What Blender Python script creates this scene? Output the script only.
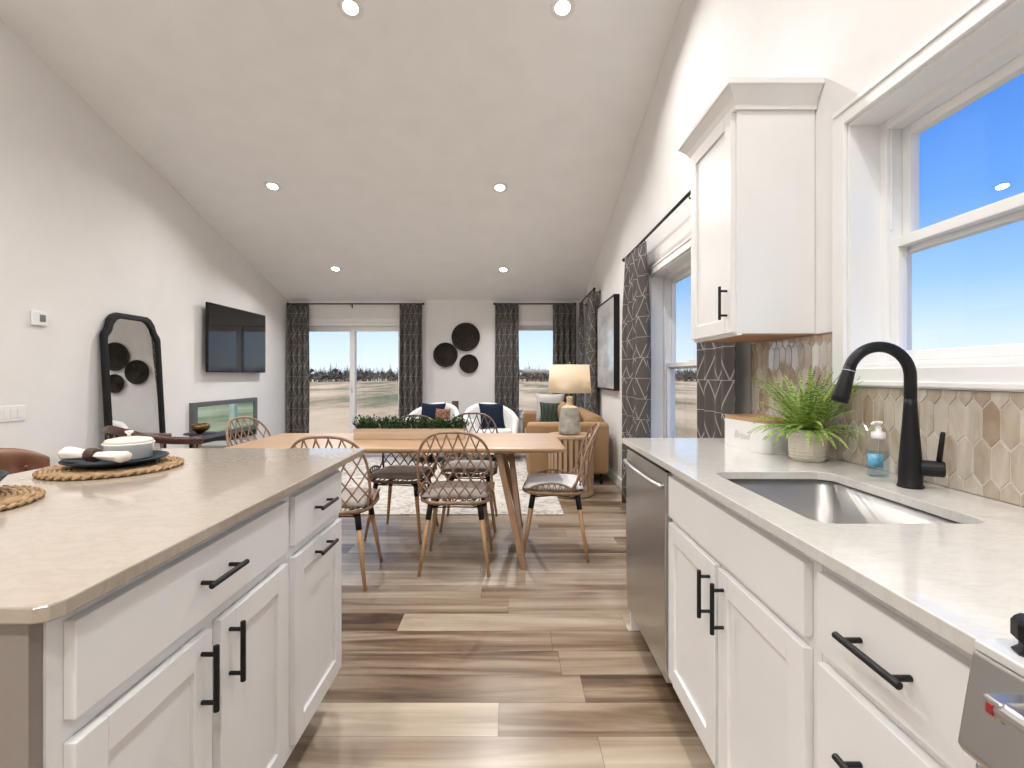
import bpy, bmesh, math, random
from math import sin, cos, pi, sqrt, atan2, hypot
from mathutils import Vector, Matrix, noise
from mathutils.geometry import tessellate_polygon
random.seed(7)
S = bpy.context.scene
for o in list(bpy.data.objects): bpy.data.objects.remove(o)
COL = S.collection

# ------------------------------------------------------------------ camera
XW, XL, YB, YF, EYE = 1.183, -3.64, 8.0, -3.6, 1.217      # right wall, left wall, far wall, wall behind the camera
cam = bpy.data.cameras.new('camera'); cam_o = bpy.data.objects.new('camera', cam); COL.objects.link(cam_o)
cam_o.location = (0, 0, EYE); cam_o.rotation_euler = (pi/2, 0, 0)
cam.sensor_width = 36; cam.lens = 490/1024*36; cam.shift_x = 1/1024; cam.shift_y = -9/1024
cam.clip_start = .02; cam.clip_end = 2000
S.camera = cam_o
# ------------------------------------------------------------------ sky, sun, exposure
S.view_settings.view_transform = 'Standard'; S.view_settings.look = 'None'
S.view_settings.exposure = 0.33; S.view_settings.gamma = 1.0; S.view_settings.use_curve_mapping = False
w = bpy.data.worlds.new('sky'); S.world = w; w.use_nodes = True
nt = w.node_tree; nt.nodes.clear()
tc = nt.nodes.new('ShaderNodeTexCoord'); sp = nt.nodes.new('ShaderNodeSeparateXYZ')
nt.links.new(tc.outputs['Generated'], sp.inputs[0])
cr = nt.nodes.new('ShaderNodeValToRGB'); e = cr.color_ramp.elements
e[0].position = 0.0; e[0].color = (.56, .62, .68, 1)
e[1].position = 1.0; e[1].color = (.02, .09, .36, 1)
for p, c in ((.06, (.44, .55, .66, 1)), (.15, (.22, .39, .64, 1)), (.27, (.095, .25, .60, 1)), (.42, (.045, .165, .53, 1)), (.65, (.03, .12, .45, 1))):
    q = e.new(p); q.color = c
nt.links.new(sp.outputs['Z'], cr.inputs[0])
mp = nt.nodes.new('ShaderNodeMapping'); mp.inputs['Scale'].default_value = (1.2, 1.2, 5)
nt.links.new(tc.outputs['Generated'], mp.inputs[0])
nz = nt.nodes.new('ShaderNodeTexNoise'); nz.inputs['Scale'].default_value = 1.6; nz.inputs['Detail'].default_value = 5
nt.links.new(mp.outputs[0], nz.inputs[0])
c2 = nt.nodes.new('ShaderNodeValToRGB'); c2.color_ramp.elements[0].position = .5; c2.color_ramp.elements[1].position = .8
c2.color_ramp.elements[1].color = (.35, .35, .35, 1)
nt.links.new(nz.outputs[0], c2.inputs[0])
mx = nt.nodes.new('ShaderNodeMix'); mx.data_type = 'RGBA'; mx.inputs[7].default_value = (.5, .56, .66, 1)
nt.links.new(c2.outputs[0], mx.inputs[0]); nt.links.new(cr.outputs[0], mx.inputs[6])
bg = nt.nodes.new('ShaderNodeBackground'); bg.inputs['Strength'].default_value = 1.4
nt.links.new(mx.outputs[2], bg.inputs[0])
wo = nt.nodes.new('ShaderNodeOutputWorld'); nt.links.new(bg.outputs[0], wo.inputs[0])
sd = bpy.data.lights.new('sun', 'SUN'); sd.energy = 4.6; sd.angle = .01; sd.color = (1, .95, .86)
so = bpy.data.objects.new('sun', sd); COL.objects.link(so); so.rotation_euler = (math.radians(50), 0, math.radians(-28))
LAMP_W = 10.5            # power of one recessed ceiling lamp

# ------------------------------------------------------------------ helpers
def nodes(m): return m.node_tree.nodes, m.node_tree.links
def mat(name, col, rough=.5, metal=0, spec=.5, bump=0, bscale=60, var=0, vscale=4, trans=0, coat=0, sheen=0, emit=0, alpha=1):
    m = bpy.data.materials.new(name); m.use_nodes = True
    N, L = nodes(m); b = N['Principled BSDF']
    b.inputs['Base Color'].default_value = (*col, 1); b.inputs['Roughness'].default_value = rough
    b.inputs['Metallic'].default_value = metal; b.inputs['Specular IOR Level'].default_value = spec
    b.inputs['Transmission Weight'].default_value = trans; b.inputs['Coat Weight'].default_value = coat
    b.inputs['Sheen Weight'].default_value = sheen
    if emit: b.inputs['Emission Color'].default_value = (*col, 1); b.inputs['Emission Strength'].default_value = emit
    t = N.new('ShaderNodeTexCoord')
    nz = N.new('ShaderNodeTexNoise'); nz.inputs['Scale'].default_value = vscale; nz.inputs['Detail'].default_value = 4
    L.new(t.outputs['Object'], nz.inputs[0])
    r = N.new('ShaderNodeValToRGB'); v = max(var, .02)
    r.color_ramp.elements[0].position = .3; r.color_ramp.elements[1].position = .7
    r.color_ramp.elements[0].color = tuple(c*(1-v) for c in col)+(1,); r.color_ramp.elements[1].color = tuple(min(1, c*(1+v)) for c in col)+(1,)
    L.new(nz.outputs[0], r.inputs[0]); L.new(r.outputs[0], b.inputs['Base Color'])
    if bump:
        n2 = N.new('ShaderNodeTexNoise'); n2.inputs['Scale'].default_value = bscale; n2.inputs['Detail'].default_value = 3
        L.new(t.outputs['Object'], n2.inputs[0])
        bp = N.new('ShaderNodeBump'); bp.inputs['Strength'].default_value = bump; bp.inputs['Distance'].default_value = .004
        L.new(n2.outputs[0], bp.inputs['Height']); L.new(bp.outputs[0], b.inputs['Normal'])
    return m
def wood(name, c1, c2, axis=0, rough=.4, scale=1.0):
    m = mat(name, c1, rough); N, L = nodes(m); b = N['Principled BSDF']
    t = N.new('ShaderNodeTexCoord'); p = N.new('ShaderNodeMapping')
    s = [30*scale]*3; s[axis] = 1.6*scale; p.inputs['Scale'].default_value = s
    L.new(t.outputs['Object'], p.inputs[0])
    n = N.new('ShaderNodeTexNoise'); n.inputs['Scale'].default_value = 1.0; n.inputs['Detail'].default_value = 6; n.inputs['Distortion'].default_value = .6
    L.new(p.outputs[0], n.inputs[0])
    r = N.new('ShaderNodeValToRGB'); r.color_ramp.elements[0].position = .3; r.color_ramp.elements[1].position = .68
    r.color_ramp.elements[0].color = (*c2, 1); r.color_ramp.elements[1].color = (*c1, 1)
    L.new(n.outputs[0], r.inputs[0]); L.new(r.outputs[0], b.inputs['Base Color'])
    return m

class MB:
    def __init__(s): s.v = []; s.f = []; s.uv = {}
    def box(s, x0, x1, y0, y1, z0, z1):
        if x0 > x1: x0, x1 = x1, x0
        if y0 > y1: y0, y1 = y1, y0
        if z0 > z1: z0, z1 = z1, z0
        n = len(s.v)
        s.v += [(x0,y0,z0),(x1,y0,z0),(x1,y1,z0),(x0,y1,z0),(x0,y0,z1),(x1,y0,z1),(x1,y1,z1),(x0,y1,z1)]
        s.f += [tuple(n+i for i in q) for q in ((0,3,2,1),(4,5,6,7),(0,1,5,4),(1,2,6,5),(2,3,7,6),(3,0,4,7))]
        return s
    def tube(s, pts, r, sides=8, closed=False, cap=True, flat=1.0):
        pts = [Vector(p) for p in pts]; n = len(pts)
        rr = r if isinstance(r, (list, tuple)) else [r]*n
        T = []
        for i in range(n):
            a = pts[(i-1) % n] if closed or i > 0 else pts[i]
            b = pts[(i+1) % n] if closed or i < n-1 else pts[i]
            d = (b-a); T.append(d.normalized() if d.length > 1e-9 else Vector((0,0,1)))
        up = Vector((0,0,1)) if abs(T[0].z) < .9 else Vector((0,1,0))
        u = T[0].cross(up).normalized(); base = len(s.v)
        for i in range(n):
            if i:
                u = (u - T[i]*u.dot(T[i]))
                u = u.normalized() if u.length > 1e-6 else T[i].orthogonal().normalized()
            w = T[i].cross(u)
            for k in range(sides):
                a = 2*pi*k/sides
                s.v.append(tuple(pts[i] + (u*cos(a) + w*sin(a)*flat)*rr[i]))
        for i in range(n if closed else n-1):
            j = (i+1) % n
            for k in range(sides):
                k2 = (k+1) % sides
                s.f.append((base+i*sides+k, base+i*sides+k2, base+j*sides+k2, base+j*sides+k))
        if cap and not closed:
            s.f.append(tuple(base+k for k in range(sides))[::-1]); s.f.append(tuple(base+(n-1)*sides+k for k in range(sides)))
        return s
    def lathe(s, prof, cx=0, cy=0, seg=32, sx=1, sy=1, cap=True):
        base = len(s.v); n = len(prof)
        for r, z in prof:
            for k in range(seg):
                a = 2*pi*k/seg; s.v.append((cx+r*sx*cos(a), cy+r*sy*sin(a), z))
        for i in range(n-1):
            for k in range(seg):
                k2 = (k+1) % seg
                s.f.append((base+i*seg+k, base+i*seg+k2, base+(i+1)*seg+k2, base+(i+1)*seg+k))
        if cap: s.f.append(tuple(base+k for k in range(seg))[::-1]); s.f.append(tuple(base+(n-1)*seg+k for k in range(seg)))
        return s
    def prism(s, outer, z0, z1, holes=(), xf=None):
        """outline in a plane extruded from z0 to z1; xf maps (a,b,c) to xyz"""
        xf = xf or (lambda a, b, c: (a, b, c))
        loops = [list(outer)] + [list(h) for h in holes]
        flat = [p for l in loops for p in l]
        tri = tessellate_polygon([[Vector((p[0], p[1], 0)) for p in l] for l in loops])
        n = len(s.v); m = len(flat)
        for z in (z0, z1):
            for p in flat: s.v.append(xf(p[0], p[1], z))
        for t in tri:
            s.f.append(tuple(n+i for i in t)[::-1]); s.f.append(tuple(n+m+i for i in t))
        k = 0
        for l in loops:
            c = len(l)
            for i in range(c):
                j = (i+1) % c; s.f.append((n+k+i, n+k+j, n+m+k+j, n+m+k+i))
            k += c
        return s
    def sheet(s, rows, closed_u=False, uv=None):
        """grid of points; rows of equal length"""
        n = len(s.v); R = len(rows); Cn = len(rows[0])
        for r in rows: s.v += [tuple(p) for p in r]
        for i in range(R-1):
            for j in range(Cn if closed_u else Cn-1):
                j2 = (j+1) % Cn
                s.f.append((n+i*Cn+j, n+i*Cn+j2, n+(i+1)*Cn+j2, n+(i+1)*Cn+j))
        if uv:
            for i in range(R):
                for j in range(Cn): s.uv[n+i*Cn+j] = uv[i][j]
        return s
    def build(s, name, m, parent=None, smooth=False, bevel=0, segs=2, solid=0, sub=0, loc=None, fix=True):
        me = bpy.data.meshes.new(name); me.from_pydata(s.v, [], s.f); me.materials.append(m)
        if s.uv:
            l = me.uv_layers.new(name='UVMap')
            for lp in me.loops: l.data[lp.index].uv = s.uv.get(lp.vertex_index, (0, 0))
        if fix:
            bm = bmesh.new(); bm.from_mesh(me); bmesh.ops.recalc_face_normals(bm, faces=bm.faces); bm.to_mesh(me); bm.free()
        if smooth:
            for p in me.polygons: p.use_smooth = True
        o = bpy.data.objects.new(name, me); COL.objects.link(o)
        if parent: o.parent = parent
        if loc: o.location = loc
        if solid:
            q = o.modifiers.new('solid', 'SOLIDIFY'); q.thickness = solid; q.offset = 0
        if bevel:
            q = o.modifiers.new('bevel', 'BEVEL'); q.width = bevel; q.segments = segs; q.limit_method = 'ANGLE'; q.angle_limit = .6
            if segs > 2:
                for p in me.polygons: p.use_smooth = True
                q = o.modifiers.new('normals', 'WEIGHTED_NORMAL'); q.keep_sharp = True
        if sub:
            q = o.modifiers.new('sub', 'SUBSURF'); q.levels = sub; q.render_levels = sub
        return o
def tag(o, label=None, cat=None, group=None, kind=None):
    if label: o['label'] = label
    if cat: o['category'] = cat
    if group: o['group'] = group
    if kind: o['kind'] = kind
    return o
def thing(name, label, cat, loc=(0,0,0), rz=0, group=None, kind=None):
    o = bpy.data.objects.new(name, None); COL.objects.link(o); o.empty_display_size = .1
    o.location = loc; o.rotation_euler = (0, 0, rz)
    return tag(o, label, cat, group, kind)
def dup(root, loc, rz, label, group=None):
    r = root.copy(); COL.objects.link(r); r.location = loc; r.rotation_euler = (0, 0, rz); r['label'] = label
    if group: r['group'] = group
    kids = list(root.children)
    for ch in kids:
        c = ch.copy(); COL.objects.link(c); c.parent = r
        for g in list(ch.children):
            d = g.copy(); COL.objects.link(d); d.parent = c
    return r
def rrect(x0, x1, y0, y1, r, n=6):
    out = []
    for cx, cy, a0 in ((x1-r, y1-r, 0), (x0+r, y1-r, pi/2), (x0+r, y0+r, pi), (x1-r, y0+r, 1.5*pi)):
        for k in range(n+1):
            a = a0 + pi/2*k/n; out.append((cx+r*cos(a), cy+r*sin(a)))
    return out
def arc(cx, cz, r, a0, a1, n):
    return [(cx+r*cos(a0+(a1-a0)*i/n), cz+r*sin(a0+(a1-a0)*i/n)) for i in range(n+1)]
def cushion(mb, w, d, h, n=14, M=None, pinch=.12):
    """pillow shape centred at origin, lying flat"""
    M = M or Matrix()
    for sgn in (1, -1):
        rows = []
        for i in range(n+1):
            r = []
            for j in range(n+1):
                u = -1+2*i/n; v = -1+2*j/n
                t = ((1-abs(u)**3.2)*(1-abs(v)**3.2))**.5
                k = 1-pinch*(1-abs(u)**2)*abs(v)**6; k2 = 1-pinch*(1-abs(v)**2)*abs(u)**6
                r.append(tuple(M @ Vector((u*w/2*k2, v*d/2*k, sgn*h/2*t))))
            rows.append(r if sgn > 0 else r[::-1])
        mb.sheet(rows)
    return mb
def merged(o, d=1e-4):
    bm = bmesh.new(); bm.from_mesh(o.data); bmesh.ops.remove_doubles(bm, verts=bm.verts, dist=d)
    bmesh.ops.recalc_face_normals(bm, faces=bm.faces); bm.to_mesh(o.data); bm.free(); return o

# ------------------------------------------------------------------ materials
M_wall = mat('wall paint', (.79, .775, .76), .85, bump=.08, bscale=180)
M_ceil = mat('ceiling paint', (.90, .90, .895), .9, bump=.12, bscale=120)
M_trim = mat('white trim', (.86, .855, .845), .4)
M_cab = mat('cabinet white', (.80, .79, .775), .38)
M_taupe = mat('taupe end panel', (.26, .225, .195), .5, var=.05)
M_black = mat('matte black metal', (.008, .008, .009), .42, spec=.3)
M_steel = mat('brushed steel', (.56, .55, .535), .3, metal=1, var=.05, vscale=2)
M_sink = mat('sink steel', (.40, .39, .375), .40, metal=1)
M_darkgap = mat('dark rubber', (.015, .015, .015), .7)
M_under = wood('cabinet underside wood', (.45, .25, .12), (.30, .15, .07), 1, .5)
M_rod = mat('bronze rod', (.03, .025, .022), .4, metal=.6)
M_brass = mat('brass', (.55, .36, .12), .28, metal=1)
M_oak = wood('oak table', (.46, .30, .18), (.35, .215, .12), 0, .38)
M_tleg = wood('oak table leg', (.34, .20, .11), (.25, .14, .075), 2, .45)
M_oakleg = wood('oak leg', (.50, .30, .15), (.36, .20, .10), 2, .45)
M_slat = wood('slatted pale oak', (.50, .34, .22), (.38, .25, .15), 2, .5)
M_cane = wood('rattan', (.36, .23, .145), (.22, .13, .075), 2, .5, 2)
M_caneshade = wood('rattan backlit shade', (.16, .10, .07), (.09, .055, .04), 2, .5, 2)  # shade of the backlit far chairs put into the cane colour
M_padlight = mat('cream seat pad', (.86, .85, .83), .9, sheen=.3, bump=.3, bscale=300)
M_padgrey = mat('taupe seat pad', (.36, .31, .285), .9, sheen=.3, bump=.3, bscale=300)
M_camel = mat('camel upholstery', (.33, .195, .095), .75, var=.08, bump=.15, bscale=200)
M_leather = mat('cognac leather', (.17, .072, .04), .42, var=.12, bump=.2, bscale=90)
M_ivory = mat('ivory boucle', (.80, .79, .77), .95, sheen=.4, bump=.5, bscale=220)
M_navy = mat('navy velvet', (.008, .016, .036), .85, spec=.2)
M_navyplate = mat('navy stoneware', (.008, .02, .03), .5, spec=.3)
M_walnut = wood('dark walnut', (.085, .026, .018), (.045, .014, .010), 0, .32)
M_jute = mat('jute', (.34, .215, .11), .9, var=.35, vscale=45, bump=.9, bscale=160)
M_white = mat('white enamel', (.80, .79, .77), .2, coat=.4)
M_cream = mat('cream lid', (.72, .66, .52), .3, coat=.3)
M_linen = mat('linen napkin', (.74, .69, .62), .95, bump=.3, bscale=250)
M_brownring = mat('dark wood ring', (.05, .02, .014), .5)
M_soil = mat('soil', (.03, .02, .015), .95)
M_fern = mat('fern green', (.34, .50, .09), .5, var=.4, vscale=9)
M_box = mat('boxwood green', (.016, .045, .014), .6, var=.5, vscale=25)
M_shade = mat('linen lampshade', (.90, .82, .70), .85, bump=.2, bscale=250)
M_greyfab = mat('grey fabric', (.30, .29, .28), .9, bump=.3, bscale=200)
M_basket = mat('dark woven basket', (.036, .029, .023), .8, spec=.2, var=.3, vscale=30, bump=1, bscale=90)
M_bronze = mat('bronze bowl', (.16, .10, .04), .35, metal=.9, var=.3, vscale=20)
M_greypil = mat('pale grey linen', (.50, .48, .46), .9, bump=.3, bscale=220)
M_plastic = mat('white plastic', (.82, .82, .81), .35)
M_screen = mat('screen black', (.004, .004, .005), .05, spec=.5)
M_black2 = mat('black plastic', (.008, .008, .009), .45, spec=.25)

def leafy(m, cols):
    N, L = nodes(m); g = N.new('ShaderNodeNewGeometry'); r = N.new('ShaderNodeValToRGB'); E = r.color_ramp.elements
    E[0].color = (*cols[0], 1); E[1].color = (*cols[-1], 1)
    for i, c in enumerate(cols[1:-1]): q = E.new((i+1)/(len(cols)-1)); q.color = (*c, 1)
    L.new(g.outputs['Random Per Island'], r.inputs[0]); L.new(r.outputs[0], N['Principled BSDF'].inputs['Base Color'])
leafy(M_fern, [(.05, .13, .02), (.18, .32, .05), (.36, .50, .10), (.52, .60, .20)])
leafy(M_box, [(.008, .022, .008), (.018, .05, .014), (.05, .11, .03)])
N_, L_n = nodes(M_shade); tl_ = N_.new('ShaderNodeBsdfTranslucent'); tl_.inputs[0].default_value = (.90, .80, .66, 1); ms_ = N_.new('ShaderNodeMixShader'); ms_.inputs[0].default_value = .45
L_n.new(N_['Principled BSDF'].outputs[0], ms_.inputs[1]); L_n.new(tl_.outputs[0], ms_.inputs[2]); L_n.new(ms_.outputs[0], N_['Material Output'].inputs[0])
def glass_mat(name, tint=(1, 1, 1), refl=.6):
    m = bpy.data.materials.new(name); m.use_nodes = True; N, L = nodes(m); N.clear()
    o = N.new('ShaderNodeOutputMaterial'); t = N.new('ShaderNodeBsdfTransparent'); t.inputs[0].default_value = (*tint, 1)
    g = N.new('ShaderNodeBsdfGlossy'); g.inputs['Roughness'].default_value = .0; f = N.new('ShaderNodeLayerWeight'); f.inputs[0].default_value = .5; pw = N.new('ShaderNodeMath'); pw.operation = 'POWER'; pw.inputs[1].default_value = 4; ma = N.new('ShaderNodeMath'); ma.operation = 'MULTIPLY_ADD'; ma.inputs[1].default_value = .5; ma.inputs[2].default_value = .03; L.new(f.outputs['Facing'], pw.inputs[0]); L.new(pw.outputs[0], ma.inputs[0])
    mu = N.new('ShaderNodeMath'); mu.operation = 'MULTIPLY'; mu.inputs[1].default_value = refl
    x = N.new('ShaderNodeMixShader'); L.new(ma.outputs[0], mu.inputs[0]); L.new(mu.outputs[0], x.inputs[0]); L.new(t.outputs[0], x.inputs[1]); L.new(g.outputs[0], x.inputs[2]); L.new(x.outputs[0], o.inputs[0])
    return m
M_glass = glass_mat('window glass')
M_soap = glass_mat('clear soap', (.93, .96, .98))
M_mirror = mat('mirror silver', (.80, .80, .79), .01, metal=1)
M_fglass = mat('mirror tinted fireplace glass', (.55, .80, .72), .03, metal=1)

def stone(name, a, b, c):
    m = mat(name, a, .12, coat=.35); N, L = nodes(m); bs = N['Principled BSDF']
    t = N.new('ShaderNodeTexCoord'); n = N.new('ShaderNodeTexNoise'); n.inputs['Scale'].default_value = 13; n.inputs['Detail'].default_value = 10; n.inputs['Distortion'].default_value = .9
    mp = N.new('ShaderNodeMapping'); mp.inputs['Scale'].default_value = (1, 2.2, 1); L.new(t.outputs['Object'], mp.inputs[0]); L.new(mp.outputs[0], n.inputs[0])
    r = N.new('ShaderNodeValToRGB'); E = r.color_ramp.elements
    E[0].position = .36; E[0].color = (*a, 1); E[1].position = .62; E[1].color = (*a, 1)
    q = E.new(.45); q.color = (*b, 1); q = E.new(.49); q.color = (*c, 1); q = E.new(.53); q.color = (*b, 1)
    L.new(n.outputs[0], r.inputs[0]); L.new(r.outputs[0], bs.inputs['Base Color']); return m
M_quartz = stone('quartz', (.63, .61, .58), (.615, .595, .56), (.585, .56, .525))
M_quartz2 = stone('quartz warm light tint', (.43, .37, .305), (.42, .358, .292), (.395, .33, .262))  # same stone as the right run; warm reflections and lamp level put into its colour

def floor_mat():
    m = mat('oak planks', (.5, .4, .3), .3, spec=.5); N, L = nodes(m); b = N['Principled BSDF']
    t = N.new('ShaderNodeTexCoord')
    def M(op, a, bb=None, c=None):
        q = N.new('ShaderNodeMath'); q.operation = op
        for i, x in enumerate((a, bb, c)):
            if x is None: continue
            if isinstance(x, (int, float)): q.inputs[i].default_value = x
            else: L.new(x, q.inputs[i])
        return q.outputs[0]
    sx = N.new('ShaderNodeSeparateXYZ'); L.new(t.outputs['Object'], sx.inputs[0])
    v = M('DIVIDE', M('ADD', sx.outputs['Y'], .05), .17); row = M('FLOOR', v); fv = M('SUBTRACT', v, row)
    w1 = N.new('ShaderNodeTexWhiteNoise'); w1.noise_dimensions = '1D'; L.new(row, w1.inputs['W'])
    u = M('ADD', M('DIVIDE', sx.outputs['X'], 1.1), M('MULTIPLY', w1.outputs[0], 7.3)); cell = M('FLOOR', u); fu = M('SUBTRACT', u, cell)
    w2 = N.new('ShaderNodeTexWhiteNoise'); w2.noise_dimensions = '1D'; L.new(M('ADD', M('MULTIPLY', cell, 13.7), M('MULTIPLY', row, 3.11)), w2.inputs['W'])
    plank = w2.outputs[0]
    gap = M('MAXIMUM', M('GREATER_THAN', M('ABSOLUTE', M('SUBTRACT', fv, .5)), .492), M('GREATER_THAN', M('ABSOLUTE', M('SUBTRACT', fu, .5)), .4988))
    mp = N.new('ShaderNodeMapping'); mp.inputs['Scale'].default_value = (.8, 10, 1); L.new(t.outputs['Object'], mp.inputs[0])
    sc = N.new('ShaderNodeMath'); sc.operation = 'MULTIPLY'; sc.inputs[1].default_value = 37; L.new(plank, sc.inputs[0])
    n = N.new('ShaderNodeTexNoise'); n.noise_dimensions = '4D'; n.inputs['Scale'].default_value = 1.0; n.inputs['Detail'].default_value = 7; n.inputs['Distortion'].default_value = 1.2
    L.new(mp.outputs[0], n.inputs['Vector']); L.new(sc.outputs[0], n.inputs['W'])
    # plank tone + grain
    a = N.new('ShaderNodeMath'); a.operation = 'MULTIPLY_ADD'; a.inputs[1].default_value = .42; a.inputs[2].default_value = -.21
    L.new(plank, a.inputs[0])
    ad = N.new('ShaderNodeMath'); ad.operation = 'ADD'; L.new(a.outputs[0], ad.inputs[0]); L.new(n.outputs[0], ad.inputs[1])
    r = N.new('ShaderNodeValToRGB'); E = r.color_ramp.elements
    E[0].position = .22; E[0].color = (.06, .035, .021, 1); E[1].position = .85; E[1].color = (.54, .45, .34, 1)
    for p, c in ((.36, (.17, .11, .066)), (.48, (.275, .205, .145)), (.60, (.355, .28, .205)), (.72, (.42, .345, .26))):
        q = E.new(p); q.color = (*c, 1)
    L.new(ad.outputs[0], r.inputs[0])
    mx = N.new('ShaderNodeMix'); mx.data_type = 'RGBA'; mx.blend_type = 'MULTIPLY'; mx.inputs[0].default_value = 1
    inv = N.new('ShaderNodeMath'); inv.operation = 'MULTIPLY_ADD'; inv.inputs[1].default_value = -.5; inv.inputs[2].default_value = 1
    L.new(gap, inv.inputs[0]); L.new(r.outputs[0], mx.inputs[6]); L.new(inv.outputs[0], mx.inputs[7])
    L.new(mx.outputs[2], b.inputs['Base Color'])
    bp = N.new('ShaderNodeBump'); bp.inputs['Strength'].default_value = .15; bp.inputs['Distance'].default_value = .002; L.new(n.outputs[0], bp.inputs['Height']); L.new(bp.outputs[0], b.inputs['Normal'])
    return m
M_floor = floor_mat()

def curtain_mat():
    m = mat('curtain fabric', (.2, .17, .15), .9); N, L = nodes(m); b = N['Principled BSDF']
    t = N.new('ShaderNodeTexCoord'); s = N.new('ShaderNodeSeparateXYZ'); L.new(t.outputs['UV'], s.inputs[0])
    def M(op, a, bb=None, c=None):
        q = N.new('ShaderNodeMath'); q.operation = op
        for i, x in enumerate((a, bb, c)):
            if x is None: continue
            if isinstance(x, (int, float)): q.inputs[i].default_value = x
            else: L.new(x, q.inputs[i])
        return q.outputs[0]
    v = M('DIVIDE', s.outputs['Y'], .17); row = M('FLOOR', v); fv = M('SUBTRACT', v, row)
    off = M('MULTIPLY', row, .37)
    u = M('ADD', M('DIVIDE', s.outputs['X'], .15), off)
    fu = M('FRACT', u); tri = M('SUBTRACT', 1.0, M('ABSOLUTE', M('MULTIPLY_ADD', fu, 2.0, -1.0)))
    d1 = M('ABSOLUTE', M('SUBTRACT', fv, tri)); l1 = M('LESS_THAN', d1, .05)
    l2 = M('LESS_THAN', M('ABSOLUTE', M('SUBTRACT', fv, .5)), .487); l2 = M('SUBTRACT', 1.0, l2)
    ln = M('MAXIMUM', l1, l2)
    mx = N.new('ShaderNodeMix'); mx.data_type = 'RGBA'; L.new(ln, mx.inputs[0])
    mx.inputs[6].default_value = (.15, .135, .122, 1); mx.inputs[7].default_value = (.52, .49, .46, 1)
    L.new(mx.outputs[2], b.inputs['Base Color'])
    # thin cloth lets some daylight through
    tr = N.new('ShaderNodeBsdfTranslucent'); L.new(mx.outputs[2], tr.inputs[0]); ms = N.new('ShaderNodeMixShader'); ms.inputs[0].default_value = .3
    o = N['Material Output']; L.new(b.outputs[0], ms.inputs[1]); L.new(tr.outputs[0], ms.inputs[2]); L.new(ms.outputs[0], o.inputs[0])
    return m
M_curt = curtain_mat()

def tile_mat():
    m = mat('picket tile', (.5, .4, .3), .08, coat=1); N, L = nodes(m); b = N['Principled BSDF']
    g = N.new('ShaderNodeNewGeometry'); t = N.new('ShaderNodeTexCoord')
    n = N.new('ShaderNodeTexNoise'); n.noise_dimensions = '4D'; n.inputs['Scale'].default_value = 9; n.inputs['Detail'].default_value = 5; n.inputs['Distortion'].default_value = 1.5
    mp = N.new('ShaderNodeMapping'); mp.inputs['Scale'].default_value = (1, 2.5, .8); L.new(t.outputs['Object'], mp.inputs[0]); L.new(mp.outputs[0], n.inputs['Vector'])
    k = N.new('ShaderNodeMath'); k.operation = 'MULTIPLY'; k.inputs[1].default_value = 20; L.new(g.outputs['Random Per Island'], k.inputs[0]); L.new(k.outputs[0], n.inputs['W'])
    a = N.new('ShaderNodeMath'); a.operation = 'MULTIPLY_ADD'; a.inputs[1].default_value = .6; a.inputs[2].default_value = -.3; L.new(g.outputs['Random Per Island'], a.inputs[0])
    ad = N.new('ShaderNodeMath'); ad.operation = 'ADD'; L.new(a.outputs[0], ad.inputs[0]); L.new(n.outputs[0], ad.inputs[1])
    r = N.new('ShaderNodeValToRGB'); E = r.color_ramp.elements; E[0].position = .15; E[0].color = (.36, .26, .18, 1); E[1].position = .85; E[1].color = (.62, .57, .49, 1)
    q = E.new(.5); q.color = (.50, .42, .33, 1)
    L.new(ad.outputs[0], r.inputs[0]); L.new(r.outputs[0], b.inputs['Base Color']); return m
M_tile = tile_mat()
M_grout = mat('grout', (.62, .57, .50), .8)

# ------------------------------------------------------------------ the room shell
def CZ(y): return 2.44 + .293*(YB-y) if y > 2.0 else 2.44 + .293*(YB-2.0) - .293*(2.0-y)
ZR = CZ(2.0)
def struct(name, mb, m, **k):
    o = mb.build(name, m, **k); o['kind'] = 'structure'; return o
struct('floor', MB().box(XL-.2, XW+.2, YF-.2, YB+.2, -.12, 0), M_floor)
cb = MB(); xf = lambda a, b, c: (c, a, b)
cb.prism([(YF-.2, CZ(YF-.2)), (2.0, ZR), (YB+.2, CZ(YB+.2)), (YB+.2, CZ(YB+.2)+.2), (2.0, ZR+.2), (YF-.2, CZ(YF-.2)+.2)], XL-.2, XW+.2, xf=xf)
struct('ceiling', cb, M_ceil)
def wall_cells(mb, a0, a1, z0, z1, holes, put):
    A = sorted({a0, a1, *[h[0] for h in holes], *[h[1] for h in holes]}); Z = sorted({z0, z1, *[h[2] for h in holes], *[h[3] for h in holes]})
    for i in range(len(A)-1):
        for j in range(len(Z)-1):
            ca, cz = (A[i]+A[i+1])/2, (Z[j]+Z[j+1])/2
            if any(h[0] < ca < h[1] and h[2] < cz < h[3] for h in holes): continue
            put(A[i], A[i+1], Z[j], Z[j+1])
WIN1 = (.70, 1.72, 1.24, 2.098); WIN2 = (2.98, 4.15, .58, 2.05); WIN4 = (6.72, 7.62, .58, 2.03)
WIN3 = (-.03, .80, .58, 2.03); DOOR1 = (-3.50, -1.72, 0, 2.08)
mb = MB(); wall_cells(mb, YF, YB, 0, 2.35, [WIN1, WIN2, WIN4], lambda a, b, c, d: mb.box(XW, XW+.2, a, b, c, d))
mb.prism([(YF, 2.35), (YB, 2.35), (YB, CZ(YB)), (2.0, ZR), (YF, CZ(YF))], XW, XW+.2, xf=xf)
struct('wall_right', mb, M_wall)
mb = MB().prism([(YF, 0), (YB, 0), (YB, CZ(YB)), (2.0, ZR), (YF, CZ(YF))], XL-.2, XL, xf=xf)
struct('wall_left', mb, M_wall)
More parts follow.
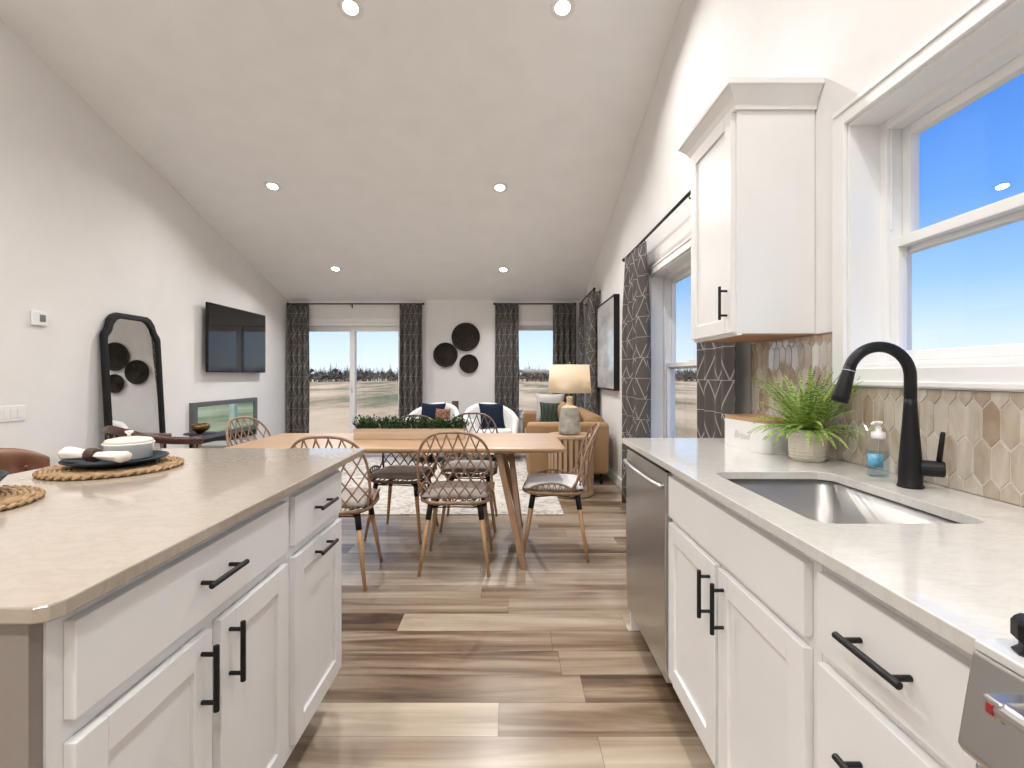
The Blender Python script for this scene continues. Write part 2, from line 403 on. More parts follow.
mb = MB(); wall_cells(mb, XL-.2, XW+.2, 0, CZ(YB), [WIN3, DOOR1], lambda a, b, c, d: mb.box(a, b, YB, YB+.2, c, d))
struct('wall_back', mb, M_wall)
struct('wall_front', MB().box(XL-.2, XW+.2, YF-.2, YF, 0, CZ(YF)), M_wall)
def bboard(name, mb): struct(name, mb, M_trim, bevel=.004)
bboard('baseboard_right', MB().box(XW-.014, XW, 2.40, YB-.016, 0, .10))
bboard('baseboard_left', MB().box(XL, XL+.014, YF, YB-.016, 0, .10))
mb = MB(); mb.box(XL, -3.56, YB-.014, YB, 0, .10); mb.box(-1.66, XW, YB-.014, YB, 0, .10); bboard('baseboard_back', mb)

# ------------------------------------------------------------------ windows and patio door
def window(name, w, h, loc, rz, casew=.07, lock=True):
    """local x: width centred, y: outward into the wall, z from opening bottom"""
    r = thing(name, None, None, loc, rz, kind='structure')
    W = w/2; c = casew; d = .105
    m = MB()
    m.box(-W-c, -W, -.016, 0, -c, h+c); m.box(W, W+c, -.016, 0, -c, h+c); m.box(-W, W, -.016, 0, h, h+c); m.box(-W, W, -.016, 0, -c, 0)
    m.box(-W-c+.012, W+c-.012, -.023, -.016, h+c-.02, h+c-.004); m.box(-W-c+.012, W+c-.012, -.023, -.016, -c+.004, -c+.02)
    m.build('casing', M_trim, r, bevel=.003)
    m = MB(); t = .010
    m.box(-W, -W+t, 0, d, 0, h); m.box(W-t, W, 0, d, 0, h); m.box(-W+t, W-t, 0, d, h-t, h); m.box(-W+t, W-t, 0, d, 0, t)
    m.build('jamb_lining', M_trim, r)
    m = MB(); f = .038; fb = .024
    m.box(-W, -W+f, d, .195, 0, h); m.box(W-f, W, d, .195, 0, h); m.box(-W+f, W-f, d, .195, h-f, h); m.box(-W+f, W-f, d, .195, 0, fb)
    for sx in (-1, 1): m.box(sx*(W-f), sx*(W-f-.006), d+.012, d+.02, h*.55, h-f)
    m.build('window_frame', M_trim, r, bevel=.002)
    mid = h*.48; s = .034; iw = W-f
    for nm, z0, z1, y0 in (('upper_sash', mid-.02, h-f, .158), ('lower_sash', fb, mid+.03, .118)):
        q = MB(); y1 = y0+.034
        q.box(-iw, -iw+s, y0, y1, z0, z1); q.box(iw-s, iw, y0, y1, z0, z1); q.box(-iw+s, iw-s, y0, y1, z1-s, z1); q.box(-iw+s, iw-s, y0, y1, z0, z0+s)
        so_ = q.build(nm, M_trim, r, bevel=.003)
        MB().box(-iw+s-.005, iw-s+.005, y0+.014, y0+.018, z0+s-.005, z1-s+.005).build('glass_pane', M_glass, so_)
    if lock:
        MB().box(-.03, .03, .120, .150, mid+.0305, mid+.045).build('sash_lock', M_plastic, r, bevel=.003)
    return r
RZ = -pi/2
window('window_1', WIN1[1]-WIN1[0], WIN1[3]-WIN1[2], (XW, (WIN1[0]+WIN1[1])/2, WIN1[2]), RZ, .062)
window('window_2', WIN2[1]-WIN2[0], WIN2[3]-WIN2[2], (XW, (WIN2[0]+WIN2[1])/2, WIN2[2]), RZ)
window('window_3', WIN3[1]-WIN3[0], WIN3[3]-WIN3[2], ((WIN3[0]+WIN3[1])/2, YB, WIN3[2]), 0)
window('window_4', WIN4[1]-WIN4[0], WIN4[3]-WIN4[2], (XW, (WIN4[0]+WIN4[1])/2, WIN4[2]), RZ)
r = thing('door_1', None, None, ((DOOR1[0]+DOOR1[1])/2, YB, 0), 0, kind='structure')
W = (DOOR1[1]-DOOR1[0])/2; h = 2.08; c = .06
m = MB(); m.box(-W-c, -W, -.016, 0, 0, h+c); m.box(W, W+c, -.016, 0, 0, h+c); m.box(-W, W, -.016, 0, h, h+c); m.build('casing', M_trim, r, bevel=.003)
m = MB(); m.box(-W, -W+.05, 0, .195, 0, h); m.box(W-.05, W, 0, .195, 0, h); m.box(-W+.05, W-.05, 0, .195, h-.06, h); m.box(-W+.05, W-.05, 0, .195, 0, .03)
m.build('door_frame', M_trim, r, bevel=.003)
for nm, x0, x1, y0 in (('fixed_panel', -W+.05, .045, .11), ('sliding_panel', -.045, W-.05, .06)):
    m = MB(); s = .085; m.box(x0, x0+s, y0, y0+.04, .03, h-.06); m.box(x1-s, x1, y0, y0+.04, .03, h-.06); m.box(x0+s, x1-s, y0, y0+.04, h-.06-s, h-.06); m.box(x0+s, x1-s, y0, y0+.04, .03, .15)
    p = m.build(nm, M_trim, r, bevel=.004)
    MB().box(x0+s-.005, x1-s+.005, y0+.017, y0+.023, .145, h-.055-s).build('glass_pane', M_glass, p)
    if nm == 'sliding_panel':
        MB().tube([(x0+.04, y0, .92), (x0+.04, y0-.035, .94), (x0+.04, y0-.035, 1.10), (x0+.04, y0, 1.12)], .009).build('door_handle', M_plastic, p, smooth=True)

# ------------------------------------------------------------------ recessed ceiling lamps, plus added unseen fill lamps
slope = math.atan(.293)
lamp0 = None
def ceil_lamp(x, y, label, k=1.0):
    global lamp0
    z = CZ(y); a = -slope if y > 2 else slope
    if lamp0 is None:
        r = thing('recessed_ceiling_light', label, 'ceiling light', (x, y, z), 0, 'recessed lights in the sloped ceiling')
        MB().lathe([(.052, -.004), (.088, -.004), (.09, -.001), (.09, 0), (.052, 0)], seg=32, cap=False).build('trim_ring', M_plastic, r, smooth=False)
        MB().lathe([(.0001, -.0022), (.051, -.0022), (.051, -.0008), (.0001, -.0008)], seg=32).build('lens', mat('lamp lens', (1, .96, .9), .5, emit=22), r)
        lamp0 = r
    else:
        r = dup(lamp0, (x, y, z), 0, label)
    r.rotation_euler = (a, 0, 0)
    ld = bpy.data.lights.new('lamp_light', 'AREA'); ld.shape = 'DISK'; ld.size = .10; ld.energy = LAMP_W*k; ld.color = (1, .985, .97); ld.spread = 2.5
    lo = bpy.data.objects.new('lamp_light', ld); COL.objects.link(lo); lo.parent = r; lo.location = (0, 0, -.006)
LIST = [(-2.56, 5.26, 'recessed ceiling light above the living area, front left of the two by the left wall'),
        (-.12, 5.28, 'recessed ceiling light near the ceiling centre, nearer one on the right'),
        (-2.51, 7.0, 'recessed ceiling light farthest left, above the sliding patio door'),
        (-.11, 7.02, 'recessed ceiling light farthest right, above the wall plates and right window'),
        (-1.12, 3.42, 'recessed ceiling light high above the left half of the dining table'),
        (.36, 3.42, 'recessed ceiling light high above the right end of the dining table')]
for i, q in enumerate(LIST): ceil_lamp(*q, (1, 1.05, 1, 1.05, .85, .75)[i])
for i, (x, y) in enumerate([(-2.9, 1.6), (-1.2, .8), (.35, .8), (-2.7, -.9), (-1.2, -.9), (.35, -.9), (-2.5, -2.6), (-.6, -2.6)]):  # unseen fill lamps added to light the kitchen
    ceil_lamp(x, y, 'unseen fill light added behind the viewpoint over the kitchen, ' + ['left of the island', 'above the island end', 'above the sink run', 'far left', 'middle', 'right', 'rear left', 'rear right'][i], (.8, .30, .22, .6, .35, .30, .8, .6)[i])

# ------------------------------------------------------------------ cabinetry
def handle(parent, x, z, vertical, L=.133, y=-.019):
    m = MB(); yb = y-.030; e = L/2; q = e-.018
    if vertical:
        m.tube([(x, yb, z-e), (x, yb, z+e)], .006, 10)
        for s in (-1, 1): m.tube([(x, y+.0005, z+s*q), (x, yb, z+s*q)], .0048, 8)
    else:
        m.tube([(x-e, yb, z), (x+e, yb, z)], .006, 10)
        for s in (-1, 1): m.tube([(x+s*q, y+.0005, z), (x+s*q, yb, z)], .0048, 8)
    o = m.build('handle', M_black, parent, bevel=.0012, segs=1); o['label'] = 'matte black bar handle'; return o
def slab(parent, x0, x1, z0, z1, name='drawer'):
    return MB().box(x0, x1, -.019, 0, z0, z1).build(name, M_cab, parent, bevel=.002)
def shaker(parent, x0, x1, z0, z1, name='door'):
    s = .057; m = MB(); m.box(x0, x0+s, -.019, 0, z0, z1); m.box(x1-s, x1, -.019, 0, z0, z1)
    m.box(x0+s, x1-s, -.019, 0, z1-s, z1); m.box(x0+s, x1-s, -.019, 0, z0, z0+s); m.box(x0+s, x1-s, -.010, -.002, z0+s, z1-s)
    return m.build(name, M_cab, parent, bevel=.0015)
def carcass(parent, w, d, left=M_cab, right=M_cab, zt=.889, toe=.114, mid=True):
    m = MB(); f = .02
    m.box(0, .04, 0, f, toe, zt); m.box(w-.04, w, 0, f, toe, zt); m.box(.04, w-.04, 0, f, zt-.03, zt); m.box(.04, w-.04, 0, f, toe, toe+.035)
    m.box(.04, w-.04, 0, f, .69, .72)
    if mid: m.box(w/2-.02, w/2+.02, 0, f, toe+.035, .69)
    m.build('face_frame', M_cab, parent)
    m = MB(); m.box(0, .018, f, d, toe, zt); m.box(w-.018, w, f, d, toe, zt); m.box(.018, w-.018, f, d, toe, toe+.018); m.box(.018, w-.018, d-.012, d, toe+.018, zt)
    m.build('carcass', M_cab, parent)
    MB().box(0, w, .075, .09, 0, toe).build('toe_kick', M_cab, parent)
XF = .573   # face-frame plane of the right run (doors stand .019 in front of it)
def right_unit(name, label, cat, y0, y1):   # local x=0 at far end y1, growing towards the camera
    return thing(name, label, cat, (XF, y1, 0), RZ), y1-y0
r, w_ = right_unit('base_cabinet', 'white two-door base cabinet under the steel sink', 'cabinet', .902, 1.738)
carcass(r, w_, .605)
fy = lambda y, y1: y1-y
slab(r, fy(1.725, 1.738), fy(.928, 1.738), .721, .862, 'false_drawer_front')
d = shaker(r, fy(1.725, 1.738), fy(1.336, 1.738), .155, .700); handle(d, fy(1.366, 1.738), .607, True)
d = shaker(r, fy(1.312, 1.738), fy(.928, 1.738), .155, .700); handle(d, fy(1.277, 1.738), .607, True)
r, w_ = right_unit('base_cabinet', 'white drawer base cabinet between the sink cabinet and the range', 'cabinet', .566, .900)
carcass(r, w_, .605, mid=False)
d = slab(r, fy(.887, .9), fy(.578, .9), .721, .862); handle(d, fy(.727, .9), .797, False)
d = slab(r, fy(.887, .9), fy(.578, .9), .445, .698); handle(d, fy(.727, .9), .60, False)
d = slab(r, fy(.887, .9), fy(.578, .9), .155, .425); handle(d, fy(.727, .9), .33, False)
# dishwasher
r = thing('dishwasher', 'stainless steel dishwasher at the far end of the right counter', 'dishwasher', (XF, 2.335, 0), RZ)
MB().box(0, .592, .01, .58, .115, .885).build('tub', M_darkgap, r)
m = MB(); pr = [(.010, .118), (-.019, .118), (-.024, .2), (-.026, .5), (-.024, .80), (-.019, .868), (.010, .868)]
m.prism(pr, .003, .589, xf=lambda a, b, c: (c, a, b)); dd = m.build('door', M_steel, r, bevel=.003)
m = MB(); pts = [(.03 + .532*i/16, -.036 - .014*sin(pi*i/16)**.5, .815) for i in range(17)]
m.tube([(pts[0][0], -.02, .815)] + pts + [(pts[-1][0], -.02, .815)], .0095, 10); m.build('handle', M_steel, dd, smooth=True)
MB().box(.003, .589, -.021, .009, .869, .884).build('control_strip', M_black2, r)
MB().box(0, .592, .06, .075, 0, .114).build('toe_kick', M_darkgap, r)
MB().box(XF-.0, XW-.004, 2.336, 2.350, 0, .889).build('end_panel', M_cab).__setitem__('label', 'white end panel beside the dishwasher closing the right counter run')
bpy.data.objects['end_panel']['category'] = 'panel'
# right counter with the sink cut-out
SX0, SX1, SY0, SY1 = .627, .990, 1.0, 1.535
m = MB(); m.prism([(.535, .562), (XW-.001, .562), (XW-.001, 2.362), (.540, 2.362), (.535, 2.357)], .890, .914, holes=[rrect(SX0, SX1, SY0, SY1, .045, 6)[::-1]])
tag(m.build('countertop', M_quartz, bevel=.002, segs=2), 'pale quartz worktop along the right wall with the sink cut into it', 'countertop')
# sink
m = MB(); g = .006
def ring(z, gr, rad): return [(x, y, z) for x, y in rrect(SX0-gr, SX1+gr, SY0-gr, SY1+gr, rad, 6)]
rows = [ring(.889, .02, .06), ring(.889, g, .05), ring(.70, .001, .045), ring(.685, -.006, .045), ring(.678, -.03, .03), ring(.676, -.12, .02)]
n0 = len(rows[0]); m.sheet(rows, closed_u=True); m.f.append(tuple(range(len(m.v)-n0, len(m.v))))
r = thing('kitchen_sink', 'undermount stainless steel single bowl sink', 'sink', ((SX0+SX1)/2, (SY0+SY1)/2, .67))
def shift(mb, dx, dy, dz): mb.v = [(a-dx, b-dy, c-dz) for a, b, c in mb.v]; return mb
shift(m, *r.location).build('bowl', M_sink, r, smooth=True, solid=.0015)
MB().lathe([(.0001, .0068), (.03, .0068), (.04, .010), (.043, .0085), (.043, .0068)], seg=24).build('drain', M_steel, r, smooth=True)
# upper cabinet
UY0, UY1 = 1.903, 2.352; r = thing('wall_cabinet', 'white single-door wall cabinet with crown moulding beside the window', 'wall cabinet', (.878, UY1, 1.372), RZ)
w_ = UY1-UY0; D = XW-.878-.002
m = MB(); m.box(0, w_, .019, D, .006, .90); m.build('carcass', M_cab, r, bevel=.0015)
m = MB(); m.box(0, .03, 0, .019, 0, .90); m.box(w_-.03, w_, 0, .019, 0, .90); m.box(.03, w_-.03, 0, .019, .86, .90); m.box(.03, w_-.03, 0, .019, 0, .03); m.build('face_frame', M_cab, r)
m = MB(); m.box(.003, w_-.003, .0195, D-.003, .001, .0058); m.build('underside', M_under, r)
d = shaker(r, .012, w_-.014, .012, .885); handle(d, w_-.045, .13, True)
# crown: profile swept round far side, front and near side
prof = [(0, .872), (.012, .872), (.014, .888), (.026, .912), (.050, .940), (.058, .946), (.058, .966), (0, .966)]
rows = []
for px, pz in prof:
    rows.append([(-px, D, pz), (-px, -px, pz), (w_+px, -px, pz), (w_+px, D, pz)])
m = MB(); m.sheet(rows + [rows[0]]); n = len(m.v)
m.prism([(0, 0), (w_, 0), (w_, D), (0, D)], .902, .965)
for col_ in (0, 3): m.f.append(tuple(i*4+col_ for i in range(len(prof))))
m.build('crown_moulding', M_cab, r, fix=True)
# island
IX = -.641
def isl(name, label, y0, y1):
    return thing(name, label, 'cabinet', (IX, y0, 0), pi/2), y1-y0
r, w_ = isl('island_cabinet', 'white island cabinet at the near end, one wide drawer over two doors', .676, 1.393)
carcass(r, w_, .60)
a = .676
d = slab(r, .701-a, 1.369-a, .723, .865); handle(d, 1.034-a, .799, False)
d = shaker(r, .701-a, 1.021-a, .146, .690); handle(d, .985-a, .607, True)
d = shaker(r, 1.052-a, 1.369-a, .146, .690); handle(d, 1.083-a, .607, True)
r, w_ = isl('island_cabinet', 'white narrow island cabinet at the far end, one drawer over a pull-out door', 1.394, 1.822)
carcass(r, w_, .60, mid=False); a = 1.394
d = slab(r, 1.416-a, 1.800-a, .723, .865); handle(d, 1.606-a, .797, False)
d = shaker(r, 1.416-a, 1.800-a, .146, .690); handle(d, 1.606-a, .655, False)
o = MB().box(-1.26, IX-.004, .655, .675, 0, .889).build('island_end_panel', M_taupe, bevel=.001); tag(o, 'taupe end panel closing the near end of the kitchen island', 'panel')
o = MB().box(-1.262, -1.243, .676, 1.822, 0, .889).build('island_back_panel', M_cab); tag(o, 'white back panel of the island facing the bar stools', 'panel')
m = MB(); x0, x1, y0, y1 = -1.53, -.603, .640, 2.028
out = [(x1-.022, y0), (x1-.006, y0+.007), (x1, y0+.024), (x1, y1-.012), (x1-.012, y1), (x0+.02, y1), (x0, y1-.02), (x0, y0+.02), (x0+.02, y0)]
m.prism(out, .890, .914); tag(m.build('countertop', M_quartz2, bevel=.003, segs=2), 'quartz island worktop toned for warm reflections on the left carrying the place settings', 'countertop')

# backsplash of picket tiles on the right wall
m = MB(); g = MB(); TW, TH, TP = .046, .120, .024
reg = [(.30, 2.395, .915, 1.1765), (1.786, 2.395, 1.1765, 1.370)]
for i in range(0, 52):
    for j in range(-1, 7):
        cy = .28 + i*TW; cz = .905 + j*(TH-TP) * 2 * .5
        if j % 2: cy += TW/2
        pts = [(cy-TW/2+.0015, cz-TH/2+TP+.001), (cy, cz-TH/2+.002), (cy+TW/2-.0015, cz-TH/2+TP+.001), (cy+TW/2-.0015, cz+TH/2-TP-.001), (cy, cz+TH/2-.002), (cy-TW/2+.0015, cz+TH/2-TP-.001)]
        for (a0, a1, b0, b1) in reg:
            # clip polygon to region
            P = pts
            for ax, lim, sg in ((0, a0, 1), (0, a1, -1), (1, b0, 1), (1, b1, -1)):
                Q = []
                for k in range(len(P)):
                    p, q = P[k], P[(k+1) % len(P)]; dp, dq = sg*(p[ax]-lim), sg*(q[ax]-lim)
                    if dp >= 0: Q.append(p)
                    if dp*dq < 0:
                        t = dp/(dp-dq); Q.append((p[0]+(q[0]-p[0])*t, p[1]+(q[1]-p[1])*t))
                P = Q
                if len(P) < 3: break
            if len(P) < 3: continue
            area = abs(sum(P[k][0]*P[(k+1) % len(P)][1]-P[(k+1) % len(P)][0]*P[k][1] for k in range(len(P))))/2
            if area < 2e-5: continue
            tx, ty = random.uniform(-.012, .012), random.uniform(-.018, .018); n = len(m.v); c = len(P)
            mc = (sum(p[0] for p in P)/c, sum(p[1] for p in P)/c)
            for p in P: m.v.append((XW-.0055, p[0], p[1]))
            for p in P:
                q = (mc[0]+(p[0]-mc[0])*.93, mc[1]+(p[1]-mc[1])*.96)
                m.v.append((XW-.0085+tx*(q[0]-mc[0])+ty*(q[1]-mc[1]), q[0], q[1]))
            m.f.append(tuple(range(n+c, n+2*c)))
            for k in range(c): m.f.append((n+k, n+(k+1) % c, n+c+(k+1) % c, n+c+k))
for (a0, a1, b0, b1) in reg: g.box(XW-.006, XW-.0005, a0, a1, b0, b1)
r = thing('tile_backsplash', 'glossy beige elongated hexagon tile backsplash on the right wall above the worktop', 'backsplash', (0, 0, 0))
m.build('tiles', M_tile, r); g.build('grout', M_grout, r)
M_edge = mat('tile edge metal', (.30, .24, .19), .4, metal=.5)
for q in ((1.781, 1.7855, 1.178, 1.375), (2.3955, 2.400, .915, 1.371), (1.7856, 1.902, 1.3705, 1.375)): MB().box(XW-.010, XW-.0005, *q).build('edge_trim', M_edge, r)

# ------------------------------------------------------------------ faucet and counter things
r = thing('kitchen_faucet', 'matte black gooseneck pull-down faucet behind the sink', 'faucet', (1.080, 1.325, .914))
m = MB(); m.lathe([(.030, 0), (.030, .005), (.0275, .010), (.0265, .06), (.023, .11), (.0185, .17), (.0155, .22), (.0145, .24)], seg=24); 
R = .0815; zc = .298; sp_ = Vector((-1, .05, 0)).normalized()
P = [(0, 0, .215), (0, 0, .26)]
for i in range(21):
    a = pi - (pi*.93)*i/20  # from column over the top
    d_ = R + R*cos(a); P.append((sp_.x*d_, sp_.y*d_, zc + R*sin(a)))
m.tube(P, .0146, 16); m.build('body', M_black, r, smooth=True)
e_ = Vector(P[-1]); p_ = Vector(P[-2]); dr = (e_-p_).normalized(); dr = dr.normalized()
m = MB(); m.tube([e_-dr*.012, e_+dr*.004, e_+dr*.01, e_+dr*.075, e_+dr*.09], [.0152, .0155, .0162, .0215, .0205], 16); m.build('spray_head', M_black, r, smooth=True)
m = MB(); m.tube([e_+dr*.0005, e_+dr*.0025], .0167, 16); m.build('joint_ring', M_steel, r)
m = MB(); hx = Vector((.80, -.60, 0)).normalized()
m.tube([hx*.02+Vector((0, 0, .055)), hx*.068+Vector((0, 0, .055)), hx*.071+Vector((0, 0, .055))], [.021, .021, .019], 18); m.build('valve', M_black, r, smooth=False, bevel=.002)
m = MB(); b0 = hx*.058+Vector((0, 0, .07)); m.tube([b0, b0+Vector((.012, .002, .075)), b0+Vector((.014, .003, .082))], [.0065, .0058, .0045], 12); m.build('lever', M_black, r, smooth=True)
# soap bottle
r = thing('soap_bottle', 'clear plastic pump soap bottle with blue label beside the faucet', 'soap bottle', (1.098, 1.465, .914))
m = MB(); m.lathe([(.024, 0), (.030, .003), (.032, .02), (.033, .05), (.031, .085), (.024, .103), (.0155, .112), (.015, .118)], seg=32, sx=1, sy=.7); m.build('bottle', M_soap, r, smooth=True)
m = MB(); m.lathe([(.022, .003), (.029, .006), (.031, .05), (.029, .074)], seg=28, sx=.97, sy=.66); m.build('liquid_soap', glass_mat('soap liquid', (.86, .93, .97), .4), r, smooth=True)
m = MB(); rows = []
for z in (.030, .070):
    rows.append([(.0338*cos(a), .0245*sin(a), z) for a in [math.radians(185+ (262-185)*k/14) for k in range(15)]])
m.sheet(rows); m.build('label', mat('soap label', (.12, .36, .52), .4, var=.4, vscale=60), r, smooth=True, solid=.0006)
m = MB(); m.lathe([(.0175, .112), (.0185, .118), (.0175, .132), (.009, .135), (.006, .150), (.006, .156)], seg=24); m.tube([(0, 0, .160), (-.016, -.005, .1605), (-.026, -.009, .157)], [.006, .005, .004], 10)
m.lathe([(.008, .154), (.011, .157), (.011, .164), (.0001, .166)], seg=20); m.build('pump', M_plastic, r, smooth=True)
# fern in pot
r = thing('potted_fern', 'bright green fern in a cream ribbed pot on the right worktop', 'potted plant', (1.055, 1.745, .914))
m = MB(); nseg = 96; prof = [(.048, 0), (.054, .006), (.057, .03), (.059, .06), (.060, .10), (.059, .112), (.055, .112), (.053, .098)]
rows = []
for rr_, z in prof: rows.append([((rr_+(.0012*cos(24*2*pi*k/nseg) if z > .004 and z < .11 and rr_ > .0545 else 0))*cos(2*pi*k/nseg), (rr_+(.0012*cos(24*2*pi*k/nseg) if z > .004 and z < .11 and rr_ > .0545 else 0))*sin(2*pi*k/nseg), z) for k in range(nseg)])
m.sheet(rows, closed_u=True); m.f.append(tuple(range(nseg))[::-1])
for i in range(9): m.tube([((.0575+.0003*i)*cos(2*pi*k/48), (.0575+.0003*i)*sin(2*pi*k/48), .014+i*.0108) for k in range(48)], .0022, 5, closed=True)
m.build('pot', mat('cream ceramic', (.74, .68, .58), .5), r, smooth=True)
MB().lathe([(.0001, .090), (.0525, .098), (.0528, .099), (.0001, .101)], seg=24).build('soil', M_soil, r)
m = MB(); rnd = random.Random(3)
for k in range(125):
    az = rnd.uniform(0, 2*pi); el = rnd.uniform(.45, 1.5); L_ = rnd.uniform(.15, .21) + (.07 if el > .95 else 0); x = y = 0; z = .095
    x, y = .035*cos(az)*rnd.random(), .035*sin(az)*rnd.random(); n = 30; pts = []; e1 = el
    for i in range(n+1):
        pts.append(Vector((x, y, z))); st = L_/n; x += cos(az)*cos(e1)*st; y += sin(az)*cos(e1)*st; z += sin(e1)*st; e1 -= (1.25*(1.1 if el < .9 else .55))/n
    # keep clear of the wall behind
    for p in pts:
        if p.x > .112: p.x = .112 + (p.x-.112)*.04
        if p.y > .10 and p.z < .16: p.y = .10
        p.z = max(p.z, .004)
    m.tube(pts, .0009, 3, cap=False)
    sd_ = Vector((-sin(az), cos(az), 0))
    for i in range(3, n+1):
        t = i/n; w2 = .021*sin(pi*min(1, t*.85+.12))**.8*(1.05-t*.6)
        fw = (pts[i]-pts[i-1]).normalized(); u = fw.cross(sd_).normalized()
        for sg in (-1, 1):
            tip = pts[i]+sd_*sg*w2+fw*w2*.45+u*(-.003); b0 = pts[i]-fw*.0015; b1 = pts[i]+fw*.0015
            mid_ = (pts[i]+tip)/2 + u*.002
            if tip.x > .118: continue
            q = len(m.v); m.v += [tuple(b0), tuple(mid_-fw*.0023), tuple(tip), tuple(mid_+fw*.0023), tuple(b1)]; m.f.append((q, q+1, q+2, q+3, q+4))
m.build('foliage', M_fern, r, fix=False)
# bread box
r = thing('bread_box', 'white metal bread box with a wooden lid at the back of the worktop', 'bread box', (1.040, 2.027, .914), math.radians(7))
bx0, bx1, by0, by1 = -.093, .093, -.150, .150
m = MB(); m.prism(rrect(bx0, bx1, by0, by1, .035, 6), .0, .116); m.build('body', M_white, r, bevel=.004, segs=3)
m = MB(); m.prism(rrect(bx0+.002, bx1-.002, by0+.002, by1-.002, .033, 6), .1165, .130); m.build('lid', wood('lid wood', (.50, .29, .15), (.36, .19, .09), 1, .45), r, bevel=.002)
tx = bpy.data.curves.new('lettering', 'FONT'); tx.body = 'Bread'; tx.size = .045; tx.shear = .35; tx.extrude = .0004; tx.align_x = 'CENTER'; tx.align_y = 'CENTER'
to = bpy.data.objects.new('lettering', tx); COL.objects.link(to); tx.materials.append(mat('grey lettering', (.55, .54, .53), .5))
dg = bpy.context.evaluated_depsgraph_get(); me = bpy.data.meshes.new_from_object(to.evaluated_get(dg)); bpy.data.objects.remove(to)
to = bpy.data.objects.new('lettering', me); COL.objects.link(to); to.parent = r; to.location = (bx0-.0008, 0, .056); to.rotation_euler = (pi/2, 0, -pi/2)

# range at the bottom right corner
r = thing('kitchen_range', 'stainless steel range at the near end of the right worktop', 'range', (XF, .560, 0), RZ); w_ = .75
MB().box(.002, w_, .02, .60, .06, .905).build('body', M_steel, r)
m = MB(); m.prism([(-.048, .905), (-.066, .800), (-.060, .79), (.019, .79), (.019, .905)], .002, w_, xf=lambda a, b, c: (c, a, b)); m.build('control_panel', M_steel, r, bevel=.003)
d = MB().box(.006, w_-.004, -.05, .018, .20, .782).build('oven_door', M_steel, r, bevel=.004)
m = MB(); m.tube([(.076, -.098, .893), (w_-.076, -.098, .893)], .009, 14)
for x in (.083, w_-.083): m.box(x-.010, x+.010, -.106, -.045, .882, .902)
m.build('oven_handle', M_steel, d, bevel=.003); MB().box(.079, .086, -.1072, -.1062, .887, .897).build('handle_badge', mat('red badge', (.30, .02, .02), .4), d)
MB().box(.006, w_-.004, -.03, .018, .065, .192).build('drawer', M_steel, r, bevel=.004)
MB().box(.002, w_, -.046, .58, .9055, .917).build('cooktop', mat('pale steel top', (.75, .75, .74), .35, metal=.3), r, bevel=.002)
for gx in (.06, .30, .54):
    m = MB()
    for x in (gx, gx+.16): m.box(x, x+.012, .06, .50, .930, .944)
    for y in (.06, .27, .488): m.box(gx, gx+.172, y, y+.012, .930, .944)
    for x in (gx+.001, gx+.161):
        for y in (.061, .489): m.box(x, x+.010, y, y+.010, .917, .930)
    m.build('grate', M_black2, r)
for kx in (.036, .19, .36, .53, .70):
    m = MB(); m.lathe([(.018, .9172), (.019, .919), (.013, .922), (.013, .928), (.019, .934), (.019, .950), (.016, .955)], cx=kx, cy=-.012, seg=8); m.build('knob', M_black2, r)

# ------------------------------------------------------------------ place settings on the island
def placemat(x, y, label):
    m = MB(); 
    r = .183; m.lathe([(.0001, 0), (r-.004, 0), (r, .003), (r-.004, .006), (.0001, .006)], seg=64)
    n = 0; pts = []
    for k in range(0, 15*40):
        a = 2*pi*k/40; rr_ = .012 + (r-.018)*k/(15*40); pts.append((rr_*cos(a), rr_*sin(a), .0068+.0018*sin(k*2.1)))
    m.tube(pts, .0058, 6); rnd = random.Random(int(x*100))
    for k in range(46):
        a = 2*pi*k/46; m.tube([(cos(a+s*.05)*(r+.002*rnd.random()), sin(a+s*.05)*(r+.002*rnd.random()), .006+.003*sin(s*2)) for s in (-1, -.4, .3, 1.1)], .005, 5)
    o = m.build('placemat', M_jute, smooth=True, loc=(x, y, .9155)); tag(o, label, 'placemat', None); return o
placemat(-1.28, 1.58, 'round woven jute placemat under the navy plate and white pot')
placemat(-1.31, 1.105, 'round woven jute placemat cut off by the left edge, nearer one')
def plate(x, y, label, R=.140):
    prof = [(.0001, 0), (R*.62, 0), (R*.66, .004), (R*.97, .017), (R, .021), (R*.985, .0235), (R*.93, .019), (R*.66, .009), (.0001, .008)]
    o = MB().lathe(prof, seg=48).build('dinner_plate', M_navyplate, smooth=True, loc=(x, y, .9295)); tag(o, label, 'plate'); return o
plate(-1.275, 1.585, 'navy dinner plate carrying a small white pot and a rolled napkin')
tag(MB().lathe([(.0001, 0), (.07, 0), (.075, .004), (.110, .020), (.128, .040), (.131, .046), (.126, .045), (.105, .024), (.070, .009), (.0001, .008)], seg=48).build('bowl', M_navyplate, smooth=True, loc=(-1.335, 1.12, .9295)), 'wide shallow dark bowl at the left edge on the nearer placemat', 'bowl')
r = thing('covered_pot', 'small white lidded casserole pot on the navy plate', 'pot', (-1.282, 1.645, .9382))
MB().lathe([(.0001, 0), (.058, 0), (.064, .005), (.068, .045), (.072, .05), (.071, .054), (.064, .054), (.060, .008), (.0001, .006)], seg=40).build('pot_body', M_white, r, smooth=True)
l_ = MB().lathe([(.0001, .0545), (.067, .0545), (.068, .059), (.062, .065), (.03, .071), (.008, .073), (.0001, .073)], seg=40).build('lid', M_cream, r, smooth=True)
MB().lathe([(.006, .0725), (.005, .08), (.012, .087), (.012, .092), (.0001, .093)], seg=20).build('lid_knob', M_white, l_, smooth=True)
r = thing('rolled_napkin', 'off-white rolled napkin in a dark ring lying on the navy plate', 'napkin', (-1.275, 1.505, .971), math.radians(-16))
m = MB(); rnd = random.Random(5); rows = []
